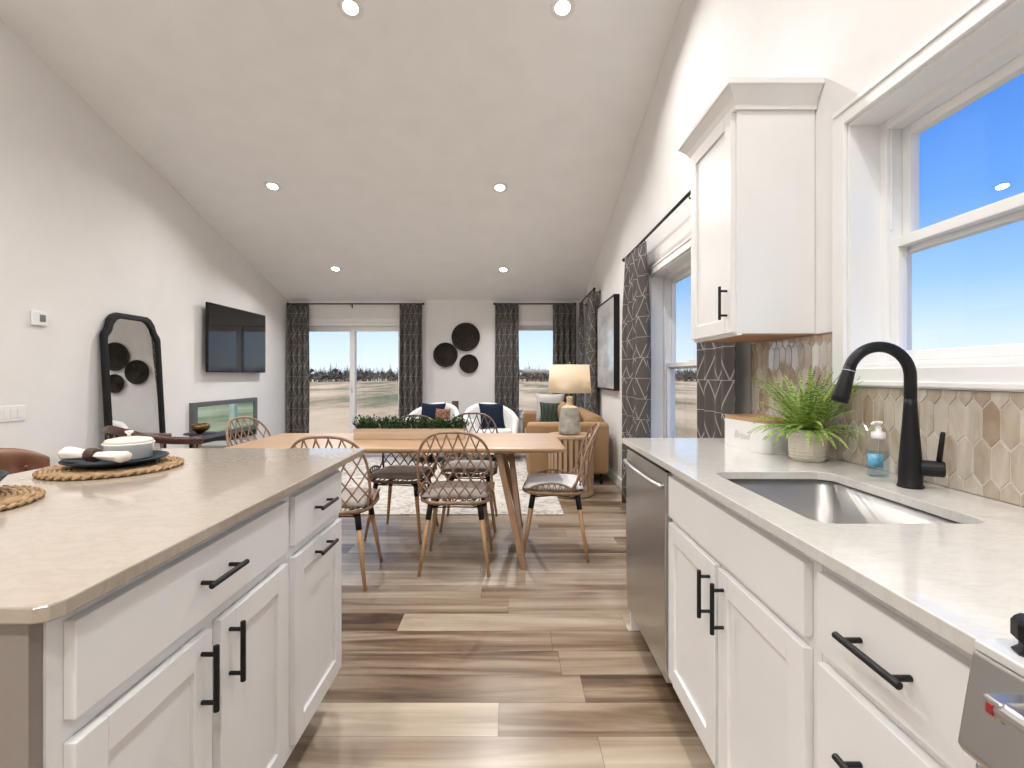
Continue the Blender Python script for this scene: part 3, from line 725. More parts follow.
for i in range(25):
    t = i/24; x = -.115+.23*t; R_ = .014 + .017*abs(t-.45)**.8*1.6 + (.002 if i in (0, 24) else 0)
    if t > .45: R_ *= .70
    rows.append([(x, (R_*1.05+.0022*sin(5*a+t*6))*cos(a), (R_*.72+.0016*sin(4*a+t*4))*sin(a)) for a in [2*pi*k/20 for k in range(20)]])
m.sheet(rows, closed_u=True); m.f.append(tuple(range(20))); m.f.append(tuple(range(24*20, 25*20)))
m.build('cloth', M_linen, r, smooth=True)
MB().lathe([(.0185, -.018), (.0212, -.015), (.0212, .015), (.0185, .018)], seg=24).build('napkin_ring', M_brownring, r, smooth=True)
o = [c for c in r.children if c.name.startswith('napkin_ring')][0]; o.rotation_euler = (0, pi/2, 0); o.location = (-.012, 0, 0)

# bar stool
r = thing('bar_stool', 'brown leather bar stool with tufted back at the far left behind the island', 'bar stool', (-1.79, 1.80, 0), -pi/2)
# local +y faces the island (+X world)
m = MB(); rows = []; nu, nv = 28, 14
for j in range(nv+1):
    v = j/nv; row = []
    for i in range(nu+1):
        u = -1+2*i/nu; x = .235*u*(1-.05*v); y = -.19 + .075*u*u; top = .938 - .06*abs(u)**3.5; z = .68 + (top-.68)*v
        tf = 0
        for (bu, bv) in ((-.66, .68), (-.22, .68), (.22, .68), (.66, .68), (-.44, .34), (0, .34), (.44, .34)):
            tf += .024*math.exp(-(((u-bu)*.235/.034)**2 + ((v-bv)*.26/.034)**2))
        row.append((x, y+.030*(1-abs(u)**6)*(sin(pi*min(1, max(0, v)))**.4)-tf, z))
    rows.append(row)
back = [[(p[0], -.205+.075*(p[0]/.235)**2, p[2]) for p in row] for row in rows]
m.sheet(rows); m.sheet([q[::-1] for q in back])
for i in range(nu):
    for j in (0, nv): a = j*(nu+1)+i; b = (nv+1)*(nu+1)+j*(nu+1)+(nu-i); m.f.append((a, a+1, b-1, b))
for j in range(nv):
    for i in (0, nu): a = j*(nu+1)+i; b = (nv+1)*(nu+1)+j*(nu+1)+(nu-i); m.f.append((a, a+nu+1, b+nu+1, b))
m.build('backrest', M_leather, r, smooth=True)
for (bu, bv) in ((-.66, .68), (-.22, .68), (.22, .68), (.66, .68), (-.44, .34), (0, .34), (.44, .34)):
    x = .235*bu*.97; z = .68+.25*bv; y = -.19+.075*bu*bu+.030-.013
    MB().lathe([(.0001, -.004), (.008, -.003), (.009, 0), (.006, .003), (.0001, .004)], seg=10).build('button', M_leather, r, smooth=True, loc=(x, y, z)).rotation_euler = (pi/2, 0, 0)
m = MB(); m.prism(rrect(-.22, .22, -.19, .21, .08), .60, .675); m.build('seat', M_leather, r, bevel=.02, segs=4)
for sx in (-1, 1):
    for sy in (-1, 1):
        MB().tube([(sx*.23, sy*.21, 0), (sx*.17, sy*.15, .60)], [.012, .017], 10).build('leg', M_walnut, r, smooth=True)
MB().tube([(.21, .19, .2), (-.21, .19, .2), (-.21, -.19, .2), (.21, -.19, .2)], .008, 8, closed=True).build('footrest', M_brass, r)
for sx in (-1, 1): MB().tube([(sx*.15, -.18, .62), (sx*.15, -.2, .72)], .01, 8).build('back_support', M_black, r)

# ------------------------------------------------------------------ dining table
r = thing('dining_table', 'long light oak dining table with angled legs', 'dining table', (-.75, 3.535, 0))
HL, HW = 1.10, .415
m = MB(); rows = []
for (ins, z) in ((.045, .712), (.012, .722), (.0, .733), (.0, .744), (.004, .748), (.02, .75)):
    rows.append([(x, y, z) for x, y in rrect(-HL+ins, HL-ins, -HW+ins, HW-ins, .035, 5)])
m.sheet(rows, closed_u=True); n0 = len(rows[0]); m.f.append(tuple(range(n0))[::-1]); m.f.append(tuple(range(5*n0, 6*n0)))
m.build('tabletop', M_oak, r, smooth=False)
def bar(mb, a, b, w=.045, t=.03):
    a, b = Vector(a), Vector(b); n = len(mb.v)
    for p in (a, b):
        for sx, sy in ((-1, -1), (1, -1), (1, 1), (-1, 1)): mb.v.append((p.x+sx*w/2, p.y+sy*t/2, p.z))
    mb.f += [(n, n+3, n+2, n+1), (n+4, n+5, n+6, n+7)] + [(n+i, n+(i+1) % 4, n+4+(i+1) % 4, n+4+i) for i in range(4)]
for sx in (-1, 1):
    for sy in (-1, 1):
        fx, fy_ = sx*.83, sy*(.455)
        m = MB(); bar(m, (fx, fy_, 0), (sx*.665, sy*.30, .7118), .04, .036); m.build('leg', M_tleg, r, bevel=.003)
        m = MB(); bar(m, (fx-sx*.002, fy_-sy*.042, 0), (sx*.745, sy*.10, .7118), .036, .034); m.build('leg', M_tleg, r, bevel=.003)
    MB().box(sx*.64, sx*.78, -.33, .33, .700, .7115).build('cross_rail', M_tleg, r)

# planter on the table
r = thing('greenery_planter', 'long pale wooden planter box of green leaves on the dining table', 'planter', (-.74, 3.60, .7505))
m = MB(); m.box(-.40, .40, -.06, .06, 0, .006); m.box(-.40, .40, -.06, -.05, .006, .078); m.box(-.40, .40, .05, .06, .006, .078); m.box(-.40, -.39, -.05, .05, .006, .078); m.box(.39, .40, -.05, .05, .006, .078)
m.build('box', wood('pale planter wood', (.62, .48, .34), (.52, .38, .26), 0, .6), r, bevel=.002)
MB().box(-.389, .389, -.049, .049, .0065, .065).build('soil', M_soil, r)
m = MB(); rnd = random.Random(11)
for k in range(420):
    x = rnd.uniform(-.40, .40); y = rnd.uniform(-.055, .055); a = rnd.uniform(0, 2*pi); tl = rnd.uniform(0, .9); L_ = rnd.uniform(.04, .105)
    d_ = Vector((cos(a)*sin(tl), sin(a)*sin(tl)*.8, cos(tl))); b = Vector((x, y, .062)); m.tube([b, b+d_*L_], .0012, 3, cap=False)
    for i in range(7):
        p = b+d_*L_*(.3+.7*i/6); aa = rnd.uniform(0, 2*pi); ld = (Vector((cos(aa), sin(aa), .5))+d_*.5).normalized()*rnd.uniform(.016, .028); sdv = ld.cross(Vector((rnd.random(), rnd.random(), rnd.random()))).normalized()*.006
        q = len(m.v); m.v += [tuple(p), tuple(p+ld*.5+sdv), tuple(p+ld), tuple(p+ld*.5-sdv)]; m.f.append((q, q+1, q+2, q+3))
m.build('foliage', M_box, r, fix=False)

# ------------------------------------------------------------------ rattan chairs
def make_chair(label, loc, rz, cane, pad):
    r = thing('dining_chair', label, 'dining chair', loc, rz, 'rattan chairs around the dining table')
    Wd, z0, H, zb = .225, .60, .28, .445
    def surf(x, z): return (x*(1-.10*max(0, (.55-z)/.1)), -.185 - .105*(z-zb)/.43 + 1.5*x*x*(1 - .3*(z-zb)/.43), z)
    def inside(x, z):
        if z < zb: return False
        if z <= z0: return abs(x) <= Wd
        return (abs(x)/Wd)**2.8 + ((z-z0)/H)**2.8 <= 1
    pts = [surf(Wd, zb+i*(z0-zb)/6) for i in range(6)]
    for i in range(33):
        a = pi*i/32; cx, sx = cos(a), sin(a); pts.append(surf(Wd*math.copysign(abs(cx)**.72, cx), z0+H*abs(sx)**.72))
    pts += [surf(-Wd, z0-i*(z0-zb)/6) for i in range(1, 7)]
    m = MB(); m.tube(pts, .0085, 8); m.build('back_frame', cane, r, smooth=True)
    m = MB()
    for sg in (-1, 1):
        for c in range(-9, 10):
            run = []
            for i in range(70):
                z = zb + .45*i/69; t = (z-zb)/.43; x = sg*(c*.068 + .34*t - .10*t*t)
                if inside(x, z): run.append(tuple(Vector(surf(x, z)) + Vector((0, sg*.003, 0))))
                elif run: break
            if len(run) > 3: m.tube(run[::3]+[run[-1]], .0048, 5)
    m.build('woven_back', cane, r, smooth=True)
    # seat basket ring, low side rails with zigzag
    ringp = rrect(-.215, .215, -.19, .225, .12, 8)
    m = MB(); m.tube([(x, y, .440) for x, y in ringp], .010, 8, closed=True); m.tube([(x*.93, y*.93, .428) for x, y in ringp], .007, 6, closed=True)
    for i in range(-5, 6):
        x = i*.036; yy = sqrt(max(0, 1-(x/.22)**4)); m.tube([(x, -.185*yy, .43), (x, .21*yy, .43)], .004, 5)
    m.build('seat_frame', cane, r, smooth=True)
    for sx in (-1, 1):
        m = MB(); rail = []
        for i in range(17):
            t = i/16; y = -.10 + .30*t; xx = sx*(.232 - .045*max(0, t-.6)/.4*1.1); rail.append((xx, y, .448 + .062*sin(pi*(t*.86+.14))**.8))
        rail = [surf(sx*Wd, .53)] + rail; m.tube(rail, .007, 7)
        for i in range(2, 16, 2):
            a, b, c = rail[i-1], rail[i], rail[min(i+1, 17)]; m.tube([a, (sx*.215, b[1], .442), c], .0038, 5)
        m.build('side_rail', cane, r, smooth=True)
    m = MB(); cushion(m, .41, .40, .065, 12, Matrix.Translation((0, .02, .473)), .03); merged(m.build('seat_pad', pad, r, smooth=True))
    for sx in (-1, 1):
        for sy in (-1, 1):
            T = Vector((sx*.150, sy*.145+.01, .432)); F = Vector((sx*.212, sy*.215+.01, 0)); q = T+(F-T)*.16
            l = MB().tube([F, T+(F-T)*.13], [.0095, .0165], 12).build('leg', M_oakleg, r, smooth=True)
            MB().tube([T+(F-T)*.24, T], [.0172, .0185], 12).build('leg_socket', M_black, l, smooth=True)
    m = MB(); q = .40
    for sx in (-1, 1): m.tube([(sx*.155, .160, q), (sx*.05, .02, q-.012), (sx*.05, -.0, q-.012), (sx*.155, -.14, q)], .004, 6)
    m.tube([(-.155, .16, q), (0, .10, q-.01), (.155, .16, q)], .004, 6); m.tube([(-.155, -.14, q), (0, -.09, q-.01), (.155, -.14, q)], .004, 6)
    m.build('wire_brace', M_black, r, smooth=True)
    return r
c0 = make_chair('rattan dining chair seen from behind, in front of the table centre', (-.345, 3.165, 0), 0, M_cane, M_padgrey)
dup(c0, (-1.045, 2.955, 0), math.radians(3), 'rattan dining chair partly hidden by the island corner, tucked at the near table side')
dup(c0, (-1.86, 3.80, 0), math.radians(-104), 'rattan dining chair at the left end of the table before the fireplace')
c1 = make_chair('white-cushioned rattan dining chair turned sideways at the right end of the table', (.320, 3.42, 0), math.radians(84), M_cane, M_padlight)
c2_ = make_chair('rattan dining chair in backlit tone across the table, its seat visible below the tabletop', (-.83, 3.78, 0), math.radians(172), M_caneshade, M_padgrey)
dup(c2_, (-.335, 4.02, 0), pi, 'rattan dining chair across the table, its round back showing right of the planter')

# ------------------------------------------------------------------ rug, sofa, side table, lamp
def rug_mat():
    m = mat('faded rug', (.6, .55, .5), .95, bump=.4, bscale=400); N, L = nodes(m); b = N['Principled BSDF']
    t = N.new('ShaderNodeTexCoord'); v = N.new('ShaderNodeTexNoise'); v.inputs['Scale'].default_value = 6; v.inputs['Detail'].default_value = 8; v.inputs['Distortion'].default_value = 2.5
    L.new(t.outputs['Object'], v.inputs[0]); r = N.new('ShaderNodeValToRGB'); E = r.color_ramp.elements
    E[0].position = .35; E[0].color = (.33, .29, .25, 1); E[1].position = .6; E[1].color = (.60, .565, .52, 1); q = E.new(.47); q.color = (.50, .46, .42, 1)
    L.new(v.outputs[0], r.inputs[0]); L.new(r.outputs[0], b.inputs['Base Color']); return m
r = MB().box(-2.6, .46, 4.25, 7.1, .0005, .010).build('area_rug', rug_mat(), bevel=.003); tag(r, 'pale faded patterned area rug behind the dining table', 'rug')
def rb(mb, *a): return mb.box(*a)
r = thing('sofa', 'camel tan sofa along the right wall behind the lamp', 'sofa', (.63, 6.35, 0))
# faces -x; near arm at y=-.95
MB().box(-.44, .40, -.93, .93, .13, .30).build('base', M_camel, r, bevel=.03, segs=4)
for sy in (-1, 1): MB().box(-.455, .455, sy*.96, sy*.78, .12, .69).build('arm', M_camel, r, bevel=.05, segs=5)
MB().box(.20, .455, -.775, .775, .12, .76).build('back', M_camel, r, bevel=.11, segs=7)
for k in range(2):
    y0 = -.77 + k*.772; MB().box(-.44, .18, y0, y0+.768, .302, .46).build('seat_cushion', M_camel, r, bevel=.04, segs=5)
    m = MB(); cushion(m, .76, .42, .20, 12, Matrix.Translation((.12, y0+.384, .64)) @ Matrix.Rotation(pi/2, 4, 'Z') @ Matrix.Rotation(math.radians(80), 4, 'X'), .02); merged(m.build('back_cushion', M_camel, r, smooth=True))
for sx in (-.38, .38):
    for sy in (-.88, .88): MB().tube([(sx, sy, .0105 if sx < 0 else 0), (sx, sy, .13)], [.014, .018], 8).build('leg', M_black, r, smooth=True)
def leaf_mat():
    m = mat('leaf print', (.02, .05, .03), .8); N, L = nodes(m); b = N['Principled BSDF']
    t = N.new('ShaderNodeTexCoord'); w_ = N.new('ShaderNodeTexWave'); w_.inputs['Scale'].default_value = 5; w_.inputs['Distortion'].default_value = 6; L.new(t.outputs['Object'], w_.inputs[0])
    r = N.new('ShaderNodeValToRGB'); r.color_ramp.elements[0].position = .6; r.color_ramp.elements[0].color = (.008, .018, .012, 1); r.color_ramp.elements[1].position = .75; r.color_ramp.elements[1].color = (.025, .045, .02, 1)
    L.new(w_.outputs[0], r.inputs[0]); L.new(r.outputs[0], b.inputs['Base Color']); return m
def pillow(name, label, loc, s, rz, m_, tilt=72, h=.14):
    m = MB(); cushion(m, s, s, h, 12, Matrix.Rotation(math.radians(tilt), 4, 'X'), .1); o = merged(m.build(name, m_, smooth=True, loc=loc)); o.rotation_euler = (0, 0, rz); tag(o, label, 'pillow'); return o
pillow('throw_pillow', 'dark green leaf-print pillow on the sofa left of the lamp base', (.58, 6.78, .66), .38, math.radians(-8), leaf_mat())
pillow('throw_pillow', 'pale grey pillow at the far end of the sofa', (.56, 7.0, .75), .42, math.radians(-8), M_greypil, 80)
# slatted drum side table
r = thing('side_table', 'round slatted pale wood side table holding the lamp', 'side table', (.615, 5.03, .0105))
MB().lathe([(.0001, .570), (.235, .570), (.24, .575), (.24, .595), (.235, .60), (.0001, .60)], seg=48).build('table_top', M_slat, r)
MB().lathe([(.0001, 0), (.235, 0), (.235, .04), (.0001, .04)], seg=48).build('base', M_slat, r)
for k in range(26):
    a = 2*pi*k/26; m = MB(); m.box(-.016, .016, -.008, .008, .0405, .5695); s_ = m.build('slat', M_slat, r); s_.location = (.222*cos(a), .222*sin(a), 0); s_.rotation_euler = (0, 0, a+pi/2)
r = thing('table_lamp', 'grey washed ceramic table lamp with cream drum shade', 'table lamp', (.600, 5.03, .6110))
def crackle():
    return mat('washed ceramic', (.42, .40, .35), .6, var=.35, vscale=14, bump=.5, bscale=60)
MB().lathe([(.0001, 0), (.095, 0), (.108, .012), (.112, .05), (.100, .17), (.090, .25), (.084, .268), (.070, .282), (.044, .290), (.032, .30), (.026, .345), (.030, .38), (.028, .385), (.0001, .386)], seg=40).build('base', crackle(), r, smooth=True)
MB().lathe([(.086, .264), (.088, .268), (.071, .284), (.045, .292), (.034, .302), (.028, .345), (.032, .382), (.024, .386)], seg=40, cap=False).build('neck', mat('cream glaze', (.62, .52, .36), .45), r, smooth=True)
m = MB(); rows = [[(R_*cos(2*pi*k/48), R_*sin(2*pi*k/48), z) for k in range(48)] for R_, z in ((.218, .425), (.200, .710))]; m.sheet(rows, closed_u=True)
m.build('lamp_shade', M_shade, r, smooth=True, solid=.003)
m = MB(); m.tube([(0, 0, .386), (0, 0, .735)], .004, 8); m.tube([(-.20, 0, .70), (.20, 0, .70)], .002, 6); m.tube([(0, -.20, .70), (0, .20, .70)], .002, 6); m.lathe([(.004, .72), (.010, .73), (.006, .74), (.0001, .742)], seg=12); m.build('harp', M_brass, r)
bl = bpy.data.lights.new('bulb_light', 'POINT'); bl.energy = 1.6; bl.shadow_soft_size = .03; bl.color = (1, .9, .76)
bo = bpy.data.objects.new('bulb_light', bl); COL.objects.link(bo); bo.parent = r; bo.location = (.03, .03, .56)
# ivory armchairs
def armchair(label, loc, rz):
    r = thing('armchair', label, 'armchair', loc, rz, 'ivory armchairs by the far wall')
    m = MB(); inn, outr = [], []
    N_ = 40; rows_o = []; 
    for j, (ro, ri) in enumerate(((0, 0),)): pass
    rows = []
    def top(a): return .60 + .20*max(0, sin(a))**1.0
    prof = [(.36, 0), (.385, .25), (.395, .6), (.40, .93), (.385, 1.0), (.345, 1.0), (.325, .93), (.31, .6), (.30, .25), (.29, 0)]
    for rr_, t in prof:
        row = []
        for k in range(N_+1):
            a = math.radians(-35) + math.radians(250)*k/N_; z = .12 + (top(a)-.12)*t
            row.append((rr_*cos(a), -rr_*sin(a)*.95, z))
        rows.append(row)
    m.sheet(rows + [rows[0]])
    for k in (0, N_): m.f.append(tuple(i*(N_+1)+k for i in range(len(prof))))
    m.build('shell', M_ivory, r, smooth=True)
    MB().lathe([(.0001, .12), (.285, .12), (.295, .14), (.295, .40), (.28, .44), (.0001, .45)], seg=40).build('seat', M_ivory, r, smooth=False, bevel=.015, segs=3)
    MB().lathe([(.0001, 0), (.22, 0), (.22, .02), (.03, .03), (.03, .12), (.0001, .12)], seg=24).build('swivel_base', M_black, r)
    return r
a0 = armchair('ivory barrel armchair left of the far wall plates with a navy pillow', (-1.13, 6.95, .0105), math.radians(165))
dup(a0, (-.28, 6.95, .0105), math.radians(195), 'ivory barrel armchair in front of the right window curtain with a navy pillow')
pillow('throw_pillow', 'navy velvet pillow on the left ivory armchair', (-1.12, 6.98, .635), .38, math.radians(165+180), M_navy, 75)
pillow('throw_pillow', 'navy velvet pillow on the right ivory armchair', (-.27, 6.98, .635), .38, math.radians(20), M_navy, 75)
pillow('throw_pillow', 'small brown patterned pillow beside the navy one on the left armchair', (-.95, 6.80, .63), .25, math.radians(-25), mat('brown print', (.22, .10, .06), .8, var=.7, vscale=28), 80, .10)
# small brown vase on a stand between the armchairs
r = thing('accent_table', 'small round table between the two ivory armchairs', 'side table', (-.78, 7.42, 0))
MB().lathe([(.0001, .60), (.15, .60), (.15, .62), (.0001, .62)], seg=32).build('table_top', M_walnut, r); MB().lathe([(.14, 0), (.14, .015), (.018, .03), (.018, .5995)], seg=20).build('pedestal', M_walnut, r)
m = MB(); m.box(-.05, .05, -.012, .012, 0, .205); o = m.build('picture_block', mat('brown carved block', (.11, .055, .04), .6, var=.8, vscale=22), bevel=.004, loc=(-.80+.0, 6.80, .6205)); o.location = (-.84, 7.38, .6205); tag(o, 'small upright brown patterned frame between the armchairs', 'picture frame')
# grey ottoman
r = thing('ottoman', 'grey upholstered ottoman below the fireplace', 'ottoman', (-3.22, 5.50, 0)); m = MB(); m.prism(rrect(-.20, .20, -.2, .2, .08), .10, .455); m.build('cushion', M_greyfab, r, bevel=.03, segs=4)
for sx in (-.14, .14):
    for sy in (-.14, .14): MB().tube([(sx, sy, 0), (sx, sy, .10)], .014, 8).build('leg', M_black, r)
# bronze bowl and stand
r = thing('pedestal_table', 'thin brass pedestal table with a dark round top beside the walnut armchair', 'side table', (-2.93, 4.62, 0))
MB().lathe([(.0001, .662), (.135, .662), (.137, .666), (.135, .670), (.0001, .670)], seg=36).build('table_top', M_black2, r); MB().lathe([(.12, 0), (.12, .008), (.012, .016), (.009, .05), (.009, .6615)], seg=20).build('pole', M_brass, r, smooth=False)
tag(MB().lathe([(.0001, 0), (.03, 0), (.035, .008), (.068, .03), (.082, .055), (.076, .078), (.060, .088), (.056, .084), (.070, .056), (.0001, .02)], seg=32).build('bowl', M_bronze, smooth=True, loc=(-2.93, 4.62, .6705)), 'round bronze bowl on the thin pedestal table', 'bowl')
# walnut armchair
r = thing('lounge_chair', 'dark walnut open-frame armchair in front of the leaning mirror', 'armchair', (-3.03, 4.15, 0), math.radians(-30)); r.scale = (.86, .86, 1)
P = [(.30, .30, .650), (.33, .15, .665), (.335, -.05, .69), (.30, -.22, .73), (.2, -.31, .765), (0, -.345, .785), (-.2, -.31, .765), (-.30, -.22, .73), (-.335, -.05, .69), (-.33, .15, .665), (-.30, .30, .650)]
sm = []
for i in range(len(P)-1):
    p0, p1, p2, p3 = (Vector(P[max(0, i-1)]), Vector(P[i]), Vector(P[i+1]), Vector(P[min(len(P)-1, i+2)]))
    for k in range(5):
        t = k/5; sm.append(tuple(.5*((2*p1)+(p2-p0)*t+(2*p0-5*p1+4*p2-p3)*t*t+(3*p1-p0-3*p2+p3)*t**3)))
sm.append(P[-1]); MB().tube(sm, .026, 10, flat=1.25).build('arm_rail', M_walnut, r, smooth=True)
for sx in (-1, 1):
    for (y, zt) in ((.22, .65), (-.20, .72)): MB().tube([(sx*.29, y, 0), (sx*.315, y, .36), (sx*.315, y, zt)], [.014, .02, .014], 10).build('leg', M_walnut, r, smooth=True)
for x in (-.12, 0, .12): MB().tube([(x, -.26, .40), (x, -.335, .77)], .009, 8).build('back_spindle', M_walnut, r, smooth=True)
MB().box(-.30, .30, -.24, .25, .33, .37).build('seat_rail', M_walnut, r, bevel=.008)
MB().box(-.28, .28, -.23, .25, .3705, .46).build('seat_cushion', M_greyfab, r, bevel=.03, segs=4)

# ------------------------------------------------------------------ left wall
# leaning mirror: outline in local (x along wall, z up), leaned back 3.2 degrees
r = thing('floor_mirror', 'tall black framed mirror leaning on the left wall', 'mirror', (-3.508, 4.65, 0)); r.rotation_euler = (math.radians(-3.2), 0, math.radians(89.9)) 
def moutline(w, h, b, ch, rr_):
    # notched arch: straight sides, small concave shoulder, sloped cut, flat top
    L_ = [(w, b), (w, h-ch*1.7), (w-.012, h-ch*1.45), (w-.035, h-ch*1.25), (w-.052, h-ch*1.05)]
    L_ += [(w-.075, h-ch*.55), (w-.115, h-ch*.18), (w-.165, h)]
    return L_ + [(-x, z) for x, z in L_[::-1]]
W_, H_ = .352, 1.79
out = moutline(W_, H_, 0, .13, 0); inn = moutline(W_-.050, H_-.050, .050, .12, 0)
xm = lambda a, b, c: (a, c, b)
m = MB(); m.prism(out, -.022, .022, holes=[inn[::-1]], xf=xm); m.build('frame', M_black2, r, bevel=.008, segs=3)
m = MB(); out2 = moutline(W_-.044, H_-.044, .044, .122, 0); m.prism(out2, -.004, .004, xf=xm); m.build('mirror_glass', M_mirror, r)
# television
r = thing('television', 'wide flat black television mounted on the left wall', 'television', (XL, 6.41, 1.66), pi/2)
# local x -> +Y, local y -> -X (towards the wall); screen faces -y
MB().box(-.675, .675, -.092, -.062, -.41, .415).build('housing', M_black2, r, bevel=.004)
MB().box(-.665, .665, -.0938, -.0922, -.398, .405).build('screen', M_screen, r)
MB().box(-.20, .20, -.0618, -.001, -.15, .15).build('wall_mount', M_black2, r)
# fireplace
r = thing('electric_fireplace', 'wall-mounted electric fireplace with grey frame and glass front below the television', 'fireplace', (XL, 6.24, .46), pi/2)
m = MB(); m.box(-.70, .70, -.05, -.001, 0, .06); m.box(-.70, .70, -.05, -.001, .385, .44); m.box(-.70, -.62, -.05, -.001, .06, .385); m.box(.62, .70, -.05, -.001, .06, .385)
m.build('frame', mat('dark grey metal', (.15, .155, .165), .4, metal=.5), r, bevel=.003)
MB().box(-.62, .62, -.040, -.034, .06, .385).build('glass', M_fglass, r); MB().box(-.62, .62, -.030, -.002, .06, .385).build('firebox', M_darkgap, r)
m = MB(); rnd = random.Random(8)
MB().box(-.55, .55, -.0335, -.031, .345, .365).build('vent', M_black2, r)
MB().box(-.70, .70, -.045, -.001, -.08, -.001).build('lower_vent', M_black2, r, bevel=.003)
# thermostat, switches
r = thing('thermostat', 'small square white thermostat on the left wall', 'thermostat', (XL, 3.77, 1.652), pi/2)
MB().box(-.062, .062, -.022, -.0005, -.055, .055).build('housing', M_plastic, r, bevel=.006, segs=3); MB().box(-.008, .04, -.0232, -.0222, -.025, .03).build('display', mat('lcd grey', (.16, .18, .19), .3), r)
r = thing('switch_plate', 'white four-gang light switch plate on the left wall near the frame edge', 'light switch', (XL, 3.55, .935), pi/2)
MB().box(-.115, .115, -.008, -.0005, -.057, .057).build('plate', M_plastic, r, bevel=.003)
for k in range(4): MB().box(-.095+k*.05, -.060+k*.05, -.0115, -.0082, -.033, .033).build('rocker', M_plastic, r, bevel=.0015)
# wall baskets
for x, z, R_, lb in ((-.735, 1.837, .232, 'largest dark woven wall plate, uppermost of the three'), (-1.065, 1.545, .20, 'mid-sized dark woven wall plate, leftmost of the three'), (-.685, 1.40, .155, 'smallest dark woven wall plate, lowest of the three')):
    m = MB(); pf = [(.0001, .006), (R_*.80, .008), (R_*.86, .028), (R_*.97, .042), (R_, .040), (R_, .032), (R_*.9, .012), (R_*.8, 0), (.0001, 0)]
    m.lathe(pf, seg=48)
    for k in range(2, 9): q = R_*.8*k/8.5; m.tube([(q*cos(2*pi*i/48), q*sin(2*pi*i/48), .008) for i in range(48)], .006, 6, closed=True)
    o = m.build('wall_basket', M_basket, smooth=True, loc=(x, YB-.001, z)); o.rotation_euler = (pi/2, 0, 0); tag(o, lb, 'wall plate', 'dark woven plates on the far wall')
# framed picture on the right wall
r = thing('framed_picture', 'large black framed pale abstract picture on the right wall', 'picture', (XW, 5.865, 1.573), RZ)
m = MB(); wv, hv = .535, .527
m.box(-wv, wv, -.064, -.001, -hv, -hv+.018); m.box(-wv, wv, -.064, -.001, hv-.018, hv); m.box(-wv, -wv+.018, -.064, -.001, -hv+.018, hv-.018); m.box(wv-.018, wv, -.064, -.001, -hv+.018, hv-.018)
m.build('frame', M_black2, r, bevel=.002)
def art():
    m = mat('abstract canvas', (.6, .6, .6), .25, coat=.4); N, L = nodes(m); b = N['Principled BSDF']; t = N.new('ShaderNodeTexCoord'); mp = N.new('ShaderNodeMapping'); mp.inputs['Scale'].default_value = (1, 1, 3)
    n = N.new('ShaderNodeTexNoise'); n.inputs['Scale'].default_value = 1.6; n.inputs['Detail'].default_value = 6; L.new(t.outputs['Object'], mp.inputs[0]); L.new(mp.outputs[0], n.inputs[0])
    r_ = N.new('ShaderNodeValToRGB'); E = r_.color_ramp.elements; E[0].position = .35; E[0].color = (.38, .39, .42, 1); E[1].position = .65; E[1].color = (.66, .64, .61, 1); L.new(n.outputs[0], r_.inputs[0]); L.new(r_.outputs[0], b.inputs['Base Color']); return m
MB().box(-wv+.018, wv-.018, -.056, -.002, -hv+.018, hv-.018).build('canvas', art(), r)

# ------------------------------------------------------------------ curtains and rods
def rod(label, p, q, nb, wall):
    """p,q ends; wall=(dx,dy) towards the wall, length of bracket"""
    c = (Vector(p)+Vector(q))/2; r = thing('curtain_rod', label, 'curtain rod', c)
    a, b = Vector(p)-c, Vector(q)-c; d = (b-a).normalized()
    MB().tube([a, b], .011, 10).build('rod', M_rod, r, smooth=True)
    for e_, s in ((a, -1), (b, 1)):
        MB().tube([e_-d*s*.002, e_+d*s*.01, e_+d*s*.028, e_+d*s*.034], [.013, .018, .018, .008], 12).build('finial', M_rod, r, smooth=True)
    for t in nb:
        k = a+(b-a)*t; wv_ = Vector(wall)
        m = MB(); m.tube([k+Vector((0, 0, -.012)), k+Vector((0, 0, -.03)), k+wv_+Vector((0, 0, -.03))], .005, 6); m.tube([k+wv_*.985+Vector((0, 0, -.06)), k+wv_*.985+Vector((0, 0, .0))], .010, 8); m.build('bracket', M_rod, r)
    return r
def curtain(label, cx, cy, width, along, z0, z1, pleats, rodz=None, phase=0, full=1.9, amp=.042, spread=1.0):
    """along='x' or 'y'; hangs just under/around the rod"""
    m = MB(); n = pleats*14; rows, uv = [], []
    xs = []; s = 0; prev = None; cu = []
    for i in range(n+1):
        t = i/n; x = (t-.5)*width; y = amp*sin(2*pi*pleats*t+phase)*(.85+.15*sin(t*9)); 
        if prev: s += hypot(x-prev[0], y-prev[1])
        prev = (x, y); cu.append(s); xs.append((x, y))
    nz = 14
    for j in range(nz+1):
        v = j/nz; z = z1+(z0-z1)*v; row, ur = [], []; k = .45+.55*min(1, v*4)
        wd = 1 - (1-spread)*(1-min(1, v*2.2))
        for i, (x, y) in enumerate(xs):
            X = x*wd + .004*sin(7*v+i*.3); Y = y*k + .004*sin(5*v+i*.2)
            row.append((X, Y, z) if along == 'x' else (Y, X, z)); ur.append((cu[i], z))
        rows.append(row); uv.append(ur)
    m.sheet(rows, uv=uv); o = m.build('curtain', M_curt, smooth=True, solid=.0015, loc=(cx, cy, 0), fix=False)
    tag(o, label, 'curtain', 'patterned curtains'); return o
RY = YB-.095; RX = XW-.095
rod('thin dark curtain rod above the sliding patio door', (XL+.06, RY, 2.365), (-1.43, RY, 2.365), (.03, .46, .97), (0, .094, 0))
rod('thin dark curtain rod above the right window of the far wall', (-.25, RY, 2.365), (1.02, RY, 2.365), (.04, .96), (0, .094, 0))
rod('thin dark curtain rod above the corner window on the right wall', (RX, 6.42, 2.345), (RX, 7.72, 2.345), (.05, .95), (.094, 0, 0))
